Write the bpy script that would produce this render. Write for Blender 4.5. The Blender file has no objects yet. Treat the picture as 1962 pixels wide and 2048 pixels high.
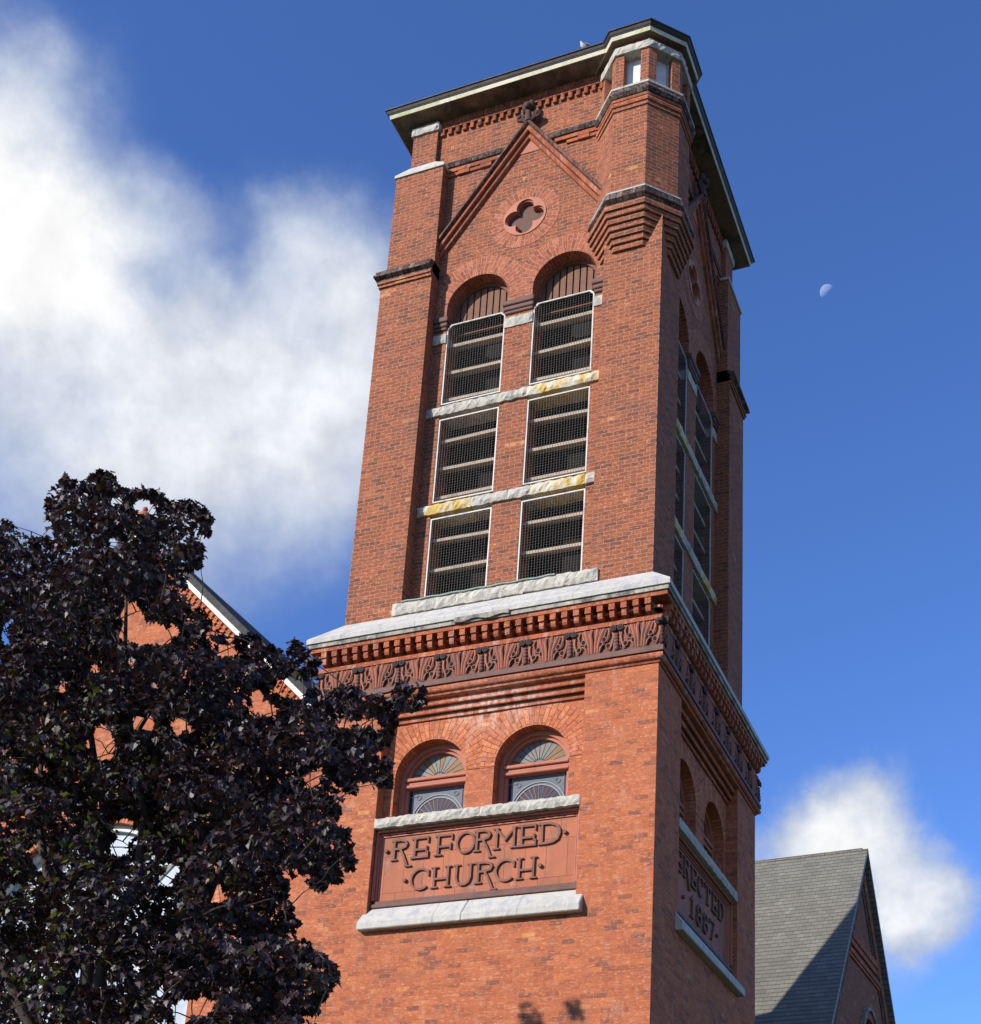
import bpy, bmesh, math, random
from mathutils import Vector, Matrix
from mathutils.geometry import tessellate_polygon
random.seed(11)
SC = bpy.context.scene
COL = SC.collection
R_ = math.radians

# ------------------------------------------------------------------ camera
cam_data = bpy.data.cameras.new("camera")
cam = bpy.data.objects.new("camera", cam_data)
COL.objects.link(cam)
cam_data.sensor_fit = 'HORIZONTAL'
cam_data.sensor_width = 36.0
cam_data.lens = 2791.107 * 36.0 / 1962.0
cam_data.shift_x = (981 - 1200.725) / 1962.0
cam_data.shift_y = (1883.604 - 1024) / 1962.0
cam_data.clip_start = 0.05
cam_data.clip_end = 4000
CR = Vector((0.93832417, 0.34393607, 0.03543646))
CU = Vector((0.07817757, -0.31087854, 0.94722901))
CF = Vector((-0.33680266, 0.88603754, 0.31859293))
mw = Matrix(((CR.x, CU.x, -CF.x, 5.5733), (CR.y, CU.y, -CF.y, -16.2055), (CR.z, CU.z, -CF.z, 1.6), (0, 0, 0, 1)))
cam.matrix_world = mw
SC.camera = cam

# ------------------------------------------------------------------ light
SUN_DIR = Vector((0.68, 1.0, -0.57)).normalized()      # the way the light travels
SUN_EL = math.asin(-SUN_DIR.z)
SUN_ROT = math.atan2(-SUN_DIR.x, -SUN_DIR.y)
sun_data = bpy.data.lights.new("sun", 'SUN')
sun_data.energy = 4.8
sun_data.angle = R_(0.53)
sun_data.color = (1.0, 0.93, 0.83)
sun = bpy.data.objects.new("sun", sun_data)
COL.objects.link(sun)
sun.rotation_euler = SUN_DIR.to_track_quat('-Z', 'Y').to_euler()
sun.location = (-20, -30, 40)

SC.view_settings.view_transform = 'Standard'
SC.view_settings.look = 'None'
SC.view_settings.exposure = 0.35
SC.view_settings.gamma = 1.0

# ------------------------------------------------------------------ world: sky texture and clouds
world = bpy.data.worlds.new("World")
SC.world = world
world.use_nodes = True
wt = world.node_tree
wt.nodes.clear()


class N:
    """small helper for node trees"""
    def __init__(s, tree): s.t = tree
    def add(s, typ, **kw):
        n = s.t.nodes.new(typ)
        for k, v in kw.items():
            if k.startswith('i_'):
                key = k[2:]
                n.inputs[int(key) if key.isdigit() else key.replace('_', ' ')].default_value = v
            else: setattr(n, k, v)
        return n
    def link(s, a, b): s.t.links.new(a, b)
    def math(s, op, a, b=None, c=None, clamp=False):
        n = s.t.nodes.new('ShaderNodeMath'); n.operation = op; n.use_clamp = clamp
        for i, x in enumerate((a, b, c)):
            if x is None: continue
            if isinstance(x, (int, float)): n.inputs[i].default_value = x
            else: s.t.links.new(x, n.inputs[i])
        return n.outputs[0]
    def mix(s, fac, a, b, mode='MIX'):
        n = s.t.nodes.new('ShaderNodeMix'); n.data_type = 'RGBA'; n.blend_type = mode
        for sock, x in ((n.inputs[0], fac), (n.inputs[6], a), (n.inputs[7], b)):
            if isinstance(x, (int, float)): sock.default_value = x
            elif isinstance(x, tuple): sock.default_value = x if len(x) == 4 else (*x, 1)
            else: s.t.links.new(x, sock)
        return n.outputs[2]
    def ramp(s, fac, stops, interp='LINEAR'):
        n = s.t.nodes.new('ShaderNodeValToRGB'); cr = n.color_ramp; cr.interpolation = interp
        while len(cr.elements) > 1: cr.elements.remove(cr.elements[-1])
        for i, (p, c) in enumerate(stops):
            e = cr.elements[0] if i == 0 else cr.elements.new(p)
            e.position = p
            e.color = (*c, 1) if len(c) == 3 else c
        s.t.links.new(fac, n.inputs[0])
        return n.outputs[0]
    def noise(s, vec, scale, detail=4, rough=0.55, dist=0.0):
        n = s.t.nodes.new('ShaderNodeTexNoise')
        n.inputs['Scale'].default_value = scale; n.inputs['Detail'].default_value = detail
        n.inputs['Roughness'].default_value = rough; n.inputs['Distortion'].default_value = dist
        if vec is not None: s.t.links.new(vec, n.inputs['Vector'])
        return n


w = N(wt)
sky = w.add('ShaderNodeTexSky', sky_type='NISHITA', sun_disc=False, sun_elevation=SUN_EL, sun_rotation=SUN_ROT,
            altitude=200.0, air_density=1.0, dust_density=0.2, ozone_density=3.0)
SKY_STRENGTH = 0.107
tc = w.add('ShaderNodeTexCoord')
dirv = tc.outputs['Generated']
# the clouds: soft blobs (direction, radius, weight) broken up by noise
BLOBS = [(-0.610,0.467,0.640,0.105,1.25),(-0.574,0.440,0.691,0.064,0.85),(-0.553,0.480,0.681,0.066,0.55),
(-0.598,0.529,0.602,0.101,0.85),(-0.516,0.462,0.721,0.040,0.40),(-0.541,0.524,0.658,0.064,0.45),(-0.501,0.522,0.690,0.031,0.40),
(-0.494,0.573,0.654,0.058,0.55),(-0.448,0.568,0.691,0.036,0.45),(-0.417,0.595,0.687,0.052,0.75),(-0.442,0.613,0.655,0.066,0.70),
(-0.446,0.653,0.612,0.075,0.40),(-0.50,0.63,0.60,0.09,0.40),(-0.400,0.62,0.67,0.05,0.50),(-0.40,0.655,0.64,0.05,0.25),
(-0.531,0.592,0.606,0.081,0.55),(-0.619,0.578,0.531,0.080,0.55),(-0.562,0.607,0.562,0.063,0.35),
(-0.521,0.542,0.659,0.022,-0.45),(-0.474,0.560,0.679,0.016,-0.25),(-0.58,0.50,0.645,0.06,0.55),(-0.52,0.56,0.645,0.07,0.40),
(-0.152,0.904,0.400,0.046,1.8),(-0.188,0.904,0.384,0.040,1.1),(-0.130,0.928,0.350,0.046,1.4),(-0.107,0.936,0.336,0.041,0.70),
(-0.146,0.938,0.314,0.045,0.55),(-0.209,0.900,0.381,0.025,0.25),
(-0.50,0.655,0.57,0.095,0.55),(-0.56,0.63,0.54,0.09,0.45),(-0.46,0.66,0.60,0.08,0.45),(-0.42,0.67,0.61,0.06,0.35),(-0.54,0.42,0.725,0.04,0.35)]
nz = w.noise(dirv, 16.0, 7, 0.60)
nzc = w.add('ShaderNodeVectorMath', operation='SUBTRACT'); w.link(nz.outputs['Color'], nzc.inputs[0]); nzc.inputs[1].default_value = (.5, .5, .5)
nzs = w.add('ShaderNodeVectorMath', operation='SCALE'); w.link(nzc.outputs[0], nzs.inputs[0]); nzs.inputs['Scale'].default_value = 0.058
wv = w.add('ShaderNodeVectorMath', operation='ADD'); w.link(dirv, wv.inputs[0]); w.link(nzs.outputs[0], wv.inputs[1])
total = None
for (bx_, by_, bz_, br_, bw_) in BLOBS:
    d = w.add('ShaderNodeVectorMath', operation='DISTANCE'); w.link(wv.outputs[0], d.inputs[0]); d.inputs[1].default_value = (bx_, by_, bz_)
    m = w.add('ShaderNodeMapRange', interpolation_type='SMOOTHSTEP')
    m.inputs['From Min'].default_value = br_ * 1.35; m.inputs['From Max'].default_value = br_ * 0.15
    m.inputs['To Min'].default_value = 0.0; m.inputs['To Max'].default_value = bw_
    w.link(d.outputs['Value'], m.inputs['Value'])
    total = m.outputs[0] if total is None else w.math('ADD', total, m.outputs[0])
# unseen cloud added behind and right of the camera to whiten light on shaded faces
nb = w.noise(dirv, 3.2, 6, 0.6)
behind = w.add('ShaderNodeSeparateXYZ'); w.link(dirv, behind.inputs[0])
off_ = w.math('MAXIMUM', w.math('SUBTRACT', 0.1, behind.outputs['Y']), w.math('SUBTRACT', behind.outputs['X'], 0.22))
bm = w.math('MULTIPLY', w.math('SUBTRACT', nb.outputs['Fac'], 0.46, clamp=True), w.math('MULTIPLY', off_, 6.0, clamp=True))
total = w.math('ADD', total, w.math('MULTIPLY', bm, 6.0))
nf = w.noise(dirv, 30.0, 8, 0.6)
tn = w.math('MULTIPLY', total, w.math('ADD', 0.72, w.math('MULTIPLY', nf.outputs['Fac'], 0.56)))
alpha = w.add('ShaderNodeMapRange', interpolation_type='SMOOTHSTEP')
alpha.inputs['From Min'].default_value = 0.02; alpha.inputs['From Max'].default_value = 1.5
w.link(tn, alpha.inputs['Value'])
thick = w.add('ShaderNodeMapRange', interpolation_type='SMOOTHSTEP')
thick.inputs['From Min'].default_value = 1.0; thick.inputs['From Max'].default_value = 2.6
w.link(tn, thick.inputs['Value'])
bg_sky = w.add('ShaderNodeBackground', i_Strength=SKY_STRENGTH)
w.link(w.mix(1.0, sky.outputs[0], (0.77, 1.06, 1.64), 'MULTIPLY'), bg_sky.inputs['Color'])
bg_cloud = w.add('ShaderNodeBackground', i_Strength=0.80)
# billows: the side turned to the sun is a little brighter than the side turned away
def billow(off):
    a = w.add('ShaderNodeVectorMath', operation='ADD'); w.link(dirv, a.inputs[0]); a.inputs[1].default_value = off
    return w.noise(a.outputs[0], 15.0, 6, 0.55).outputs['Fac']
so = -SUN_DIR * 0.016
rel = w.math('SUBTRACT', billow((0, 0, 0)), billow(tuple(so)))
lit = w.math('ADD', 0.97, w.math('MULTIPLY', rel, 0.45))
litc = w.add('ShaderNodeCombineColor'); [w.link(lit, litc.inputs[i]) for i in range(3)]
w.link(w.mix(1.0, w.mix(thick.outputs[0], (0.50, 0.58, 0.75), (1.0, 1.0, 1.0)), litc.outputs[0], 'MULTIPLY'), bg_cloud.inputs['Color'])
mixb = w.add('ShaderNodeMixShader')
w.link(alpha.outputs[0], mixb.inputs[0]); w.link(bg_sky.outputs[0], mixb.inputs[1]); w.link(bg_cloud.outputs[0], mixb.inputs[2])
wo = w.add('ShaderNodeOutputWorld')
w.link(mixb.outputs[0], wo.inputs['Surface'])

# ------------------------------------------------------------------ materials (all procedural)
def new_mat(name):
    m = bpy.data.materials.new(name); m.use_nodes = True
    t = m.node_tree; t.nodes.clear()
    n = N(t)
    out = n.add('ShaderNodeOutputMaterial'); b = n.add('ShaderNodeBsdfPrincipled')
    n.link(b.outputs[0], out.inputs['Surface'])
    return m, n, b, out


def pos(n):
    return n.add('ShaderNodeNewGeometry').outputs['Position']


def bump(n, b, height, strength, dist=0.02):
    k = n.add('ShaderNodeBump'); k.inputs['Strength'].default_value = strength; k.inputs['Distance'].default_value = dist
    n.link(height, k.inputs['Height']); n.link(k.outputs[0], b.inputs['Normal'])


def brick_mat(name, stops, mortar, bw=0.192, rh=0.0695, ms=0.005, soot=0.0, sootcol=(0.03, 0.02, 0.018), bloom=0.0, tint_var=0.5, rough=0.85, bstr=0.5, offset=0.5, flecks=0.75, streaks=0.3, efflo=0.0):
    m, n, b, out = new_mat(name)
    uv = n.add('ShaderNodeUVMap').outputs[0]
    P = pos(n)
    # courses are not laid with a ruler: a slight wobble
    wob = n.noise(uv, 2.3, 3)
    wsub = n.add('ShaderNodeVectorMath', operation='SUBTRACT'); n.link(wob.outputs['Color'], wsub.inputs[0]); wsub.inputs[1].default_value = (.5, .5, .5)
    wsc = n.add('ShaderNodeVectorMath', operation='SCALE'); n.link(wsub.outputs[0], wsc.inputs[0]); wsc.inputs['Scale'].default_value = 0.022
    uvw = n.add('ShaderNodeVectorMath', operation='ADD'); n.link(uv, uvw.inputs[0]); n.link(wsc.outputs[0], uvw.inputs[1])
    br = n.add('ShaderNodeTexBrick'); br.offset = offset
    n.link(uvw.outputs[0], br.inputs['Vector'])
    for k, v in (('Color1', (0, 0, 0, 1)), ('Color2', (1, 1, 1, 1)), ('Mortar', (.5, .5, .5, 1)), ('Scale', 1.0), ('Mortar Size', ms), ('Mortar Smooth', 0.25), ('Bias', 0.0), ('Brick Width', bw), ('Row Height', rh)):
        br.inputs[k].default_value = v
    big = n.noise(P, 0.9, 4)
    mid = n.noise(P, 5.0, 5, 0.65)
    fine = n.noise(P, 45.0, 4, 0.7)
    v = n.math('ADD', n.math('MULTIPLY_ADD', br.outputs['Color'], 0.97, 0.0), n.math('MULTIPLY', n.math('SUBTRACT', mid.outputs['Fac'], 0.5), tint_var))
    v = n.math('ADD', v, n.math('MULTIPLY', n.math('SUBTRACT', big.outputs['Fac'], 0.5), tint_var * 0.9), clamp=True)
    col = n.ramp(v, stops)
    # grain
    g = n.math('ADD', 0.72, n.math('MULTIPLY', fine.outputs['Fac'], 0.56))
    gc = n.add('ShaderNodeCombineColor'); [n.link(g, gc.inputs[i]) for i in range(3)]
    col = n.mix(1.0, col, gc.outputs[0], 'MULTIPLY')
    # pale chipped and limed specks
    fm = n.add('ShaderNodeMapping'); fm.inputs['Scale'].default_value = (0.55, 1.5, 1.0); n.link(uvw.outputs[0], fm.inputs[0])
    sp = n.noise(fm.outputs[0], 26.0, 5, 0.75)
    spk = n.add('ShaderNodeMapRange'); spk.inputs['From Min'].default_value = 0.54; spk.inputs['From Max'].default_value = 0.64; n.link(sp.outputs['Fac'], spk.inputs['Value'])
    col = n.mix(n.math('MULTIPLY', spk.outputs[0], flecks), col, (0.60, 0.30, 0.19))
    dk = n.add('ShaderNodeMapRange'); dk.inputs['From Min'].default_value = 0.46; dk.inputs['From Max'].default_value = 0.35; n.link(sp.outputs['Fac'], dk.inputs['Value'])
    col = n.mix(n.math('MULTIPLY', dk.outputs[0], flecks * 0.8), col, (0.19, 0.062, 0.042))
    if soot > 0:
        sn = n.noise(P, 1.15, 7, 0.72, 0.8)
        sm = n.add('ShaderNodeMapRange'); sm.inputs['From Min'].default_value = 0.50; sm.inputs['From Max'].default_value = 0.75; n.link(sn.outputs['Fac'], sm.inputs['Value'])
        col = n.mix(n.math('MULTIPLY', sm.outputs[0], soot), col, sootcol)
    # long run-off streaks
    sm_ = n.add('ShaderNodeMapping'); sm_.inputs['Scale'].default_value = (4.5, 4.5, 0.35); n.link(P, sm_.inputs[0])
    st_ = n.noise(sm_.outputs[0], 1.6, 5, 0.65)
    sr_ = n.add('ShaderNodeMapRange'); sr_.inputs['From Min'].default_value = 0.50; sr_.inputs['From Max'].default_value = 0.72; n.link(st_.outputs['Fac'], sr_.inputs['Value'])
    col = n.mix(n.math('MULTIPLY', sr_.outputs[0], streaks), col, sootcol)
    mo = n.mix(fine.outputs['Fac'], tuple(c * 0.75 for c in mortar), mortar)
    col = n.mix(br.outputs['Fac'], col, mo)
    if bloom > 0:
        mp = n.add('ShaderNodeMapping'); mp.inputs['Scale'].default_value = (2.2, 2.2, 0.8); n.link(P, mp.inputs[0])
        bn = n.noise(mp.outputs[0], 2.6, 6, 0.72)
        bmx = n.add('ShaderNodeMapRange'); bmx.inputs['From Min'].default_value = 0.54; bmx.inputs['From Max'].default_value = 0.72; n.link(bn.outputs['Fac'], bmx.inputs['Value'])
        col = n.mix(n.math('MULTIPLY', bmx.outputs[0], bloom), col, (0.72, 0.5, 0.4))
    if efflo > 0:      # lime washed out of the joints over the two front windows
        dv = n.add('ShaderNodeVectorMath', operation='SUBTRACT'); n.link(P, dv.inputs[0]); dv.inputs[1].default_value = (-2.35, -0.05, 11.12)
        ds = n.add('ShaderNodeVectorMath', operation='MULTIPLY'); n.link(dv.outputs[0], ds.inputs[0]); ds.inputs[1].default_value = (0.85, 2.0, 1.9)
        ln = n.add('ShaderNodeVectorMath', operation='LENGTH'); n.link(ds.outputs[0], ln.inputs[0])
        em = n.add('ShaderNodeMapRange', interpolation_type='SMOOTHSTEP'); em.inputs['From Min'].default_value = 1.05; em.inputs['From Max'].default_value = 0.2; n.link(ln.outputs['Value'], em.inputs['Value'])
        emp = n.add('ShaderNodeMapping'); emp.inputs['Scale'].default_value = (6.0, 6.0, 2.2); n.link(P, emp.inputs[0])
        en = n.noise(emp.outputs[0], 1.6, 6, 0.75)
        er = n.add('ShaderNodeMapRange'); er.inputs['From Min'].default_value = 0.42; er.inputs['From Max'].default_value = 0.66; n.link(en.outputs['Fac'], er.inputs['Value'])
        col = n.mix(n.math('MULTIPLY', n.math('MULTIPLY', em.outputs[0], er.outputs[0]), efflo), col, (0.66, 0.46, 0.37))
    n.link(col, b.inputs['Base Color'])
    b.inputs['Roughness'].default_value = rough
    b.inputs['Specular IOR Level'].default_value = 0.12
    h = n.math('ADD', n.math('MULTIPLY', n.math('SUBTRACT', 1.0, br.outputs['Fac']), 0.7), n.math('MULTIPLY', fine.outputs['Fac'], 0.35))
    h = n.math('ADD', h, n.math('MULTIPLY', br.outputs['Color'], 0.2))
    bump(n, b, h, bstr * 1.5, 0.014)
    return m


def stain_mat(name, base, var=0.25, stain=None, stain_amt=0.0, s_from=0.52, s_to=0.68, scale=6.0, rough=0.8, bstr=0.3, stain2=None, stain2_amt=0.0, metallic=0.0, joints=None, rows=None):
    m, n, b, out = new_mat(name)
    P = pos(n)
    a = n.noise(P, scale, 6, 0.65)
    f = n.noise(P, scale * 7, 4, 0.7)
    lo = tuple(c * (1 - var) for c in base); hi = tuple(min(1, c * (1 + var)) for c in base)
    col = n.mix(a.outputs['Fac'], lo, hi)
    col = n.mix(n.math('MULTIPLY', f.outputs['Fac'], 0.35), col, tuple(c * 0.6 for c in base))
    if stain:
        mp = n.add('ShaderNodeMapping'); mp.inputs['Scale'].default_value = (1, 1, 0.45); mp.inputs['Location'].default_value = (3.1, 1.7, 0.4); n.link(P, mp.inputs[0])
        s = n.noise(mp.outputs[0], scale * 0.7, 6, 0.7, 0.4)
        r = n.add('ShaderNodeMapRange'); r.inputs['From Min'].default_value = s_from; r.inputs['From Max'].default_value = s_to; n.link(s.outputs['Fac'], r.inputs['Value'])
        col = n.mix(n.math('MULTIPLY', r.outputs[0], stain_amt), col, stain)
    if stain2:
        mp = n.add('ShaderNodeMapping'); mp.inputs['Location'].default_value = (-5.1, 8.3, 2.4); n.link(P, mp.inputs[0])
        s = n.noise(mp.outputs[0], scale * 1.6, 6, 0.75, 0.3)
        r = n.add('ShaderNodeMapRange'); r.inputs['From Min'].default_value = 0.55; r.inputs['From Max'].default_value = 0.66; n.link(s.outputs['Fac'], r.inputs['Value'])
        col = n.mix(n.math('MULTIPLY', r.outputs[0], stain2_amt), col, stain2)
    hh = n.math('ADD', a.outputs['Fac'], n.math('MULTIPLY', f.outputs['Fac'], 0.4))
    if joints:
        uv = n.add('ShaderNodeUVMap').outputs[0]
        br = n.add('ShaderNodeTexBrick'); br.offset = joints[2]
        n.link(uv, br.inputs['Vector'])
        for k, v in (('Color1', (0.55, 0.55, 0.55, 1)), ('Color2', (1, 1, 1, 1)), ('Mortar', (0, 0, 0, 1)), ('Scale', 1.0), ('Mortar Size', joints[3]), ('Mortar Smooth', 0.2), ('Bias', 0.0), ('Brick Width', joints[0]), ('Row Height', joints[1])):
            br.inputs[k].default_value = v
        col = n.mix(joints[4] if len(joints) > 4 else 0.35, col, n.mix(1.0, col, br.outputs['Color'], 'MULTIPLY'))
        col = n.mix(n.math('MULTIPLY', br.outputs['Fac'], 0.75), col, tuple(c * 0.3 for c in base))
        hh = n.math('SUBTRACT', hh, n.math('MULTIPLY', br.outputs['Fac'], 0.8))
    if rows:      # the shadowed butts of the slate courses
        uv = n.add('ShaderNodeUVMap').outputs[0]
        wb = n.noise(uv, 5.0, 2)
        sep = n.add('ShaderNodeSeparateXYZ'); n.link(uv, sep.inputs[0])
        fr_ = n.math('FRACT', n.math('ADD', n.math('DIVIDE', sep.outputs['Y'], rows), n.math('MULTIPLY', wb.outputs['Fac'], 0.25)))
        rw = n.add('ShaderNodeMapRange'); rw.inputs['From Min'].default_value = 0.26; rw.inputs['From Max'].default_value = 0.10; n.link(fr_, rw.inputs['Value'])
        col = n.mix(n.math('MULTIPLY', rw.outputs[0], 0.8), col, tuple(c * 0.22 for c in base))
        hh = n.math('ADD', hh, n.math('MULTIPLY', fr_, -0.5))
    n.link(col, b.inputs['Base Color'])
    b.inputs['Roughness'].default_value = rough
    b.inputs['Metallic'].default_value = metallic
    b.inputs['Specular IOR Level'].default_value = 0.3
    bump(n, b, hh, bstr, 0.02)
    return m


M = {}
M['tower_brick'] = brick_mat('tower_brick', [(0.0, (0.1944, 0.0748, 0.0446)), (0.1, (0.2915, 0.0862, 0.0425)), (0.3, (0.3741, 0.1074, 0.0453)), (0.78, (0.4276, 0.1258, 0.0522)), (0.97, (0.4616, 0.1496, 0.0618)), (1.0, (0.5345, 0.22, 0.0755))], (0.46, 0.20, 0.125), ms=0.0038, efflo=0.85, bloom=0.16, soot=0.22, sootcol=(0.20, 0.085, 0.065), tint_var=0.34)
M['belfry_brick'] = brick_mat('belfry_brick', [(0.0, (0.129, 0.0528, 0.0343)), (0.2, (0.1935, 0.064, 0.0343)), (0.55, (0.2451, 0.0768, 0.037)), (0.9, (0.2881, 0.0896, 0.0422)), (0.99, (0.3268, 0.112, 0.0528)), (1.0, (0.4816, 0.224, 0.0858))], (0.50, 0.265, 0.175), ms=0.0042, soot=0.75, sootcol=(0.115, 0.062, 0.050), tint_var=0.36)
M['arch_brick'] = brick_mat('arch_brick', [(0.0, (0.353, 0.1027, 0.0468)), (0.35, (0.4388, 0.1294, 0.0576)), (0.8, (0.5056, 0.1607, 0.0684)), (1.0, (0.5533, 0.2097, 0.09))], (0.2, 0.07, 0.045), bw=0.24, rh=0.074, ms=0.0045, efflo=0.7, bloom=0.3, tint_var=0.3)
M['belfry_arch_brick'] = brick_mat('belfry_arch_brick', [(0.0, (0.2064, 0.068, 0.0422)), (0.35, (0.2881, 0.0864, 0.0476)), (0.8, (0.344, 0.108, 0.0578)), (1.0, (0.4214, 0.16, 0.0884))], (0.50, 0.27, 0.19), bw=0.2, rh=0.072, ms=0.005, tint_var=0.35)
M['mould_brick'] = brick_mat('mould_brick', [(0.0, (0.225, 0.068, 0.0375)), (0.4, (0.324, 0.0892, 0.0413)), (1.0, (0.405, 0.119, 0.0525))], (0.24, 0.10, 0.07), bw=0.3, rh=0.5, ms=0.004, efflo=0.9, bloom=0.45, soot=0.5, sootcol=(0.14, 0.062, 0.047))
M['upright_brick'] = brick_mat('upright_brick', [(0.0, (0.153, 0.0493, 0.03)), (0.5, (0.27, 0.0748, 0.0375)), (1.0, (0.36, 0.1062, 0.0488))], (0.1, 0.045, 0.035), bw=0.071, rh=0.5, ms=0.005, soot=0.3, sootcol=(0.09,0.05,0.042))
M['hood_brick'] = brick_mat('hood_brick', [(0.0, (0.06, 0.042, 0.038)), (0.5, (0.14, 0.075, 0.06)), (1.0, (0.24, 0.11, 0.08))], (0.05, 0.03, 0.025), bw=0.16, rh=0.5, ms=0.006)
M['dark_brick'] = brick_mat('dark_brick', [(0.0, (0.04, 0.034, 0.034)), (0.6, (0.085, 0.072, 0.068)), (1.0, (0.17, 0.15, 0.135))], (0.022, 0.018, 0.017), bw=0.11, rh=0.5, ms=0.006)
M['terracotta'] = stain_mat('terracotta', (0.43, 0.155, 0.10), 0.2, (0.14, 0.07, 0.055), 0.55, 0.54, 0.72, scale=4.5, rough=0.75)
M['sign_tile'] = stain_mat('sign_tile', (0.42, 0.130, 0.060), 0.22, (0.19, 0.085, 0.055), 0.85, 0.47, 0.66, scale=2.6, rough=0.7, joints=(0.31, 0.56, 0.35, 0.004, 0.4), stain2=(0.5, 0.34, 0.27), stain2_amt=0.25)
M['letter_terracotta'] = stain_mat('letter_terracotta', (0.21, 0.092, 0.066), 0.35, (0.09, 0.05, 0.042), 0.7, 0.46, 0.64, scale=7.0, rough=0.75)
M['crusted_terracotta'] = stain_mat('crusted_terracotta', (0.085, 0.048, 0.040), 0.4, (0.035, 0.026, 0.024), 0.7, scale=14.0, rough=0.8)
M['pale_terracotta'] = stain_mat('pale_terracotta', (0.46, 0.18, 0.115), 0.15, (0.3, 0.12, 0.08), 0.5, scale=6, rough=0.75)
M['frieze_back'] = stain_mat('frieze_back', (0.20, 0.078, 0.05), 0.3, (0.08, 0.042, 0.034), 0.8, 0.45, 0.65, scale=4.0, rough=0.75)  # recess shade between the carved leaves, put into a darker terracotta
M['dark_terracotta'] = stain_mat('dark_terracotta', (0.15, 0.075, 0.06), 0.35, (0.07, 0.042, 0.038), 0.6, rough=0.7)
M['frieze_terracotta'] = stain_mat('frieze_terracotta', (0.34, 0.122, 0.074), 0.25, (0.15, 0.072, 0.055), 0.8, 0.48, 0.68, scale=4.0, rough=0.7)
M['black_crust'] = stain_mat('black_crust', (0.05, 0.034, 0.031), 0.4, (0.10, 0.05, 0.04), 0.5, scale=20)
M['limestone'] = stain_mat('limestone', (0.52, 0.50, 0.45), 0.26, (0.30, 0.31, 0.34), 0.62, 0.48, 0.64, scale=8.0, rough=0.85, bstr=0.8, joints=(1.25, 9.0, 0.5, 0.003, 0.12), stain2=(0.5, 0.5, 0.5), stain2_amt=0.35)
M['rough_stone'] = stain_mat('rough_stone', (0.50, 0.47, 0.40), 0.28, (0.22, 0.22, 0.21), 0.8, 0.48, 0.66, scale=9.0, rough=0.9, bstr=0.9)
M['lichen_stone'] = stain_mat('lichen_stone', (0.60, 0.56, 0.46), 0.25, (0.52, 0.34, 0.07), 0.95, 0.42, 0.56, scale=7.0, rough=0.9, bstr=0.9, stain2=(0.2, 0.19, 0.17), stain2_amt=0.5)
M['grey_stone'] = stain_mat('grey_stone', (0.33, 0.31, 0.26), 0.3, (0.09, 0.085, 0.08), 0.9, 0.46, 0.6, scale=6.0, rough=0.9, bstr=0.6, stain2=(0.6, 0.55, 0.42), stain2_amt=0.6)
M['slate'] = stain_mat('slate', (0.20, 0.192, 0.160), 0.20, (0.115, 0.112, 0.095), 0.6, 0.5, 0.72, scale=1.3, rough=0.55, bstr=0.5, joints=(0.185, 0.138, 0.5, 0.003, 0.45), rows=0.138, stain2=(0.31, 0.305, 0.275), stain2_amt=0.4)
M['dark_slate'] = stain_mat('dark_slate', (0.022, 0.022, 0.023), 0.3, (0.07, 0.065, 0.06), 0.5, scale=3, rough=0.7, joints=(0.25, 0.155, 0.5, 0.007, 0.4))
M['white_paint'] = stain_mat('white_paint', (0.56, 0.54, 0.50), 0.14, (0.22, 0.19, 0.16), 0.75, 0.52, 0.68, scale=9.0, rough=0.5, bstr=0.1)
M['cream_paint'] = stain_mat('cream_paint', (0.58, 0.54, 0.41), 0.18, (0.26, 0.28, 0.10), 0.85, 0.48, 0.64, scale=1.8, rough=0.6, bstr=0.15, stain2=(0.25, 0.18, 0.12), stain2_amt=0.5)
M['gutter_metal'] = stain_mat('gutter_metal', (0.035, 0.028, 0.026), 0.4, (0.11, 0.075, 0.06), 0.7, scale=5.0, rough=0.55)
M['soffit'] = stain_mat('soffit', (0.19, 0.145, 0.105), 0.35, (0.06, 0.05, 0.042), 0.85, 0.45, 0.62, scale=3.0, rough=0.85, stain2=(0.32, 0.3, 0.25), stain2_amt=0.4)
M['copper'] = stain_mat('copper', (0.24, 0.32, 0.27), 0.3, (0.13, 0.19, 0.16), 0.6, scale=8, rough=0.7)
M['wire'] = stain_mat('wire', (0.11, 0.10, 0.09), 0.2, rough=0.6)
M['louvre_wood'] = stain_mat('louvre_wood', (0.52, 0.42, 0.33), 0.3, (0.18, 0.13, 0.10), 0.6, scale=7, rough=0.85)
M['brown_wood'] = stain_mat('brown_wood', (0.19, 0.092, 0.06), 0.3, (0.10, 0.05, 0.038), 0.5, scale=9, rough=0.75)
M['shade_black'] = stain_mat('shade_black', (0.012, 0.011, 0.011), 0.2, rough=1.0, bstr=0)  # flat black in place of deep shade: belfry core and frieze hollows
M['quatre_back'] = stain_mat('quatre_back', (0.135, 0.072, 0.056), 0.25, scale=6)
M['bark'] = stain_mat('bark', (0.07, 0.055, 0.045), 0.4, (0.03, 0.025, 0.02), 0.6, scale=12, rough=0.95, bstr=0.8)
M['ground'] = stain_mat('ground', (0.07, 0.085, 0.035), 0.35, (0.11, 0.09, 0.06), 0.5, scale=0.6, rough=0.95)
M['asphalt'] = stain_mat('asphalt', (0.055, 0.055, 0.056), 0.25, scale=3, rough=0.9)
M['concrete'] = stain_mat('concrete', (0.36, 0.35, 0.32), 0.15, (0.2, 0.19, 0.18), 0.4, scale=2, rough=0.9)
M['lead'] = stain_mat('lead', (0.045, 0.045, 0.05), 0.2, rough=0.5)
M['lead_light'] = stain_mat('lead_light', (0.27, 0.27, 0.28), 0.2, rough=0.5)
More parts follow.
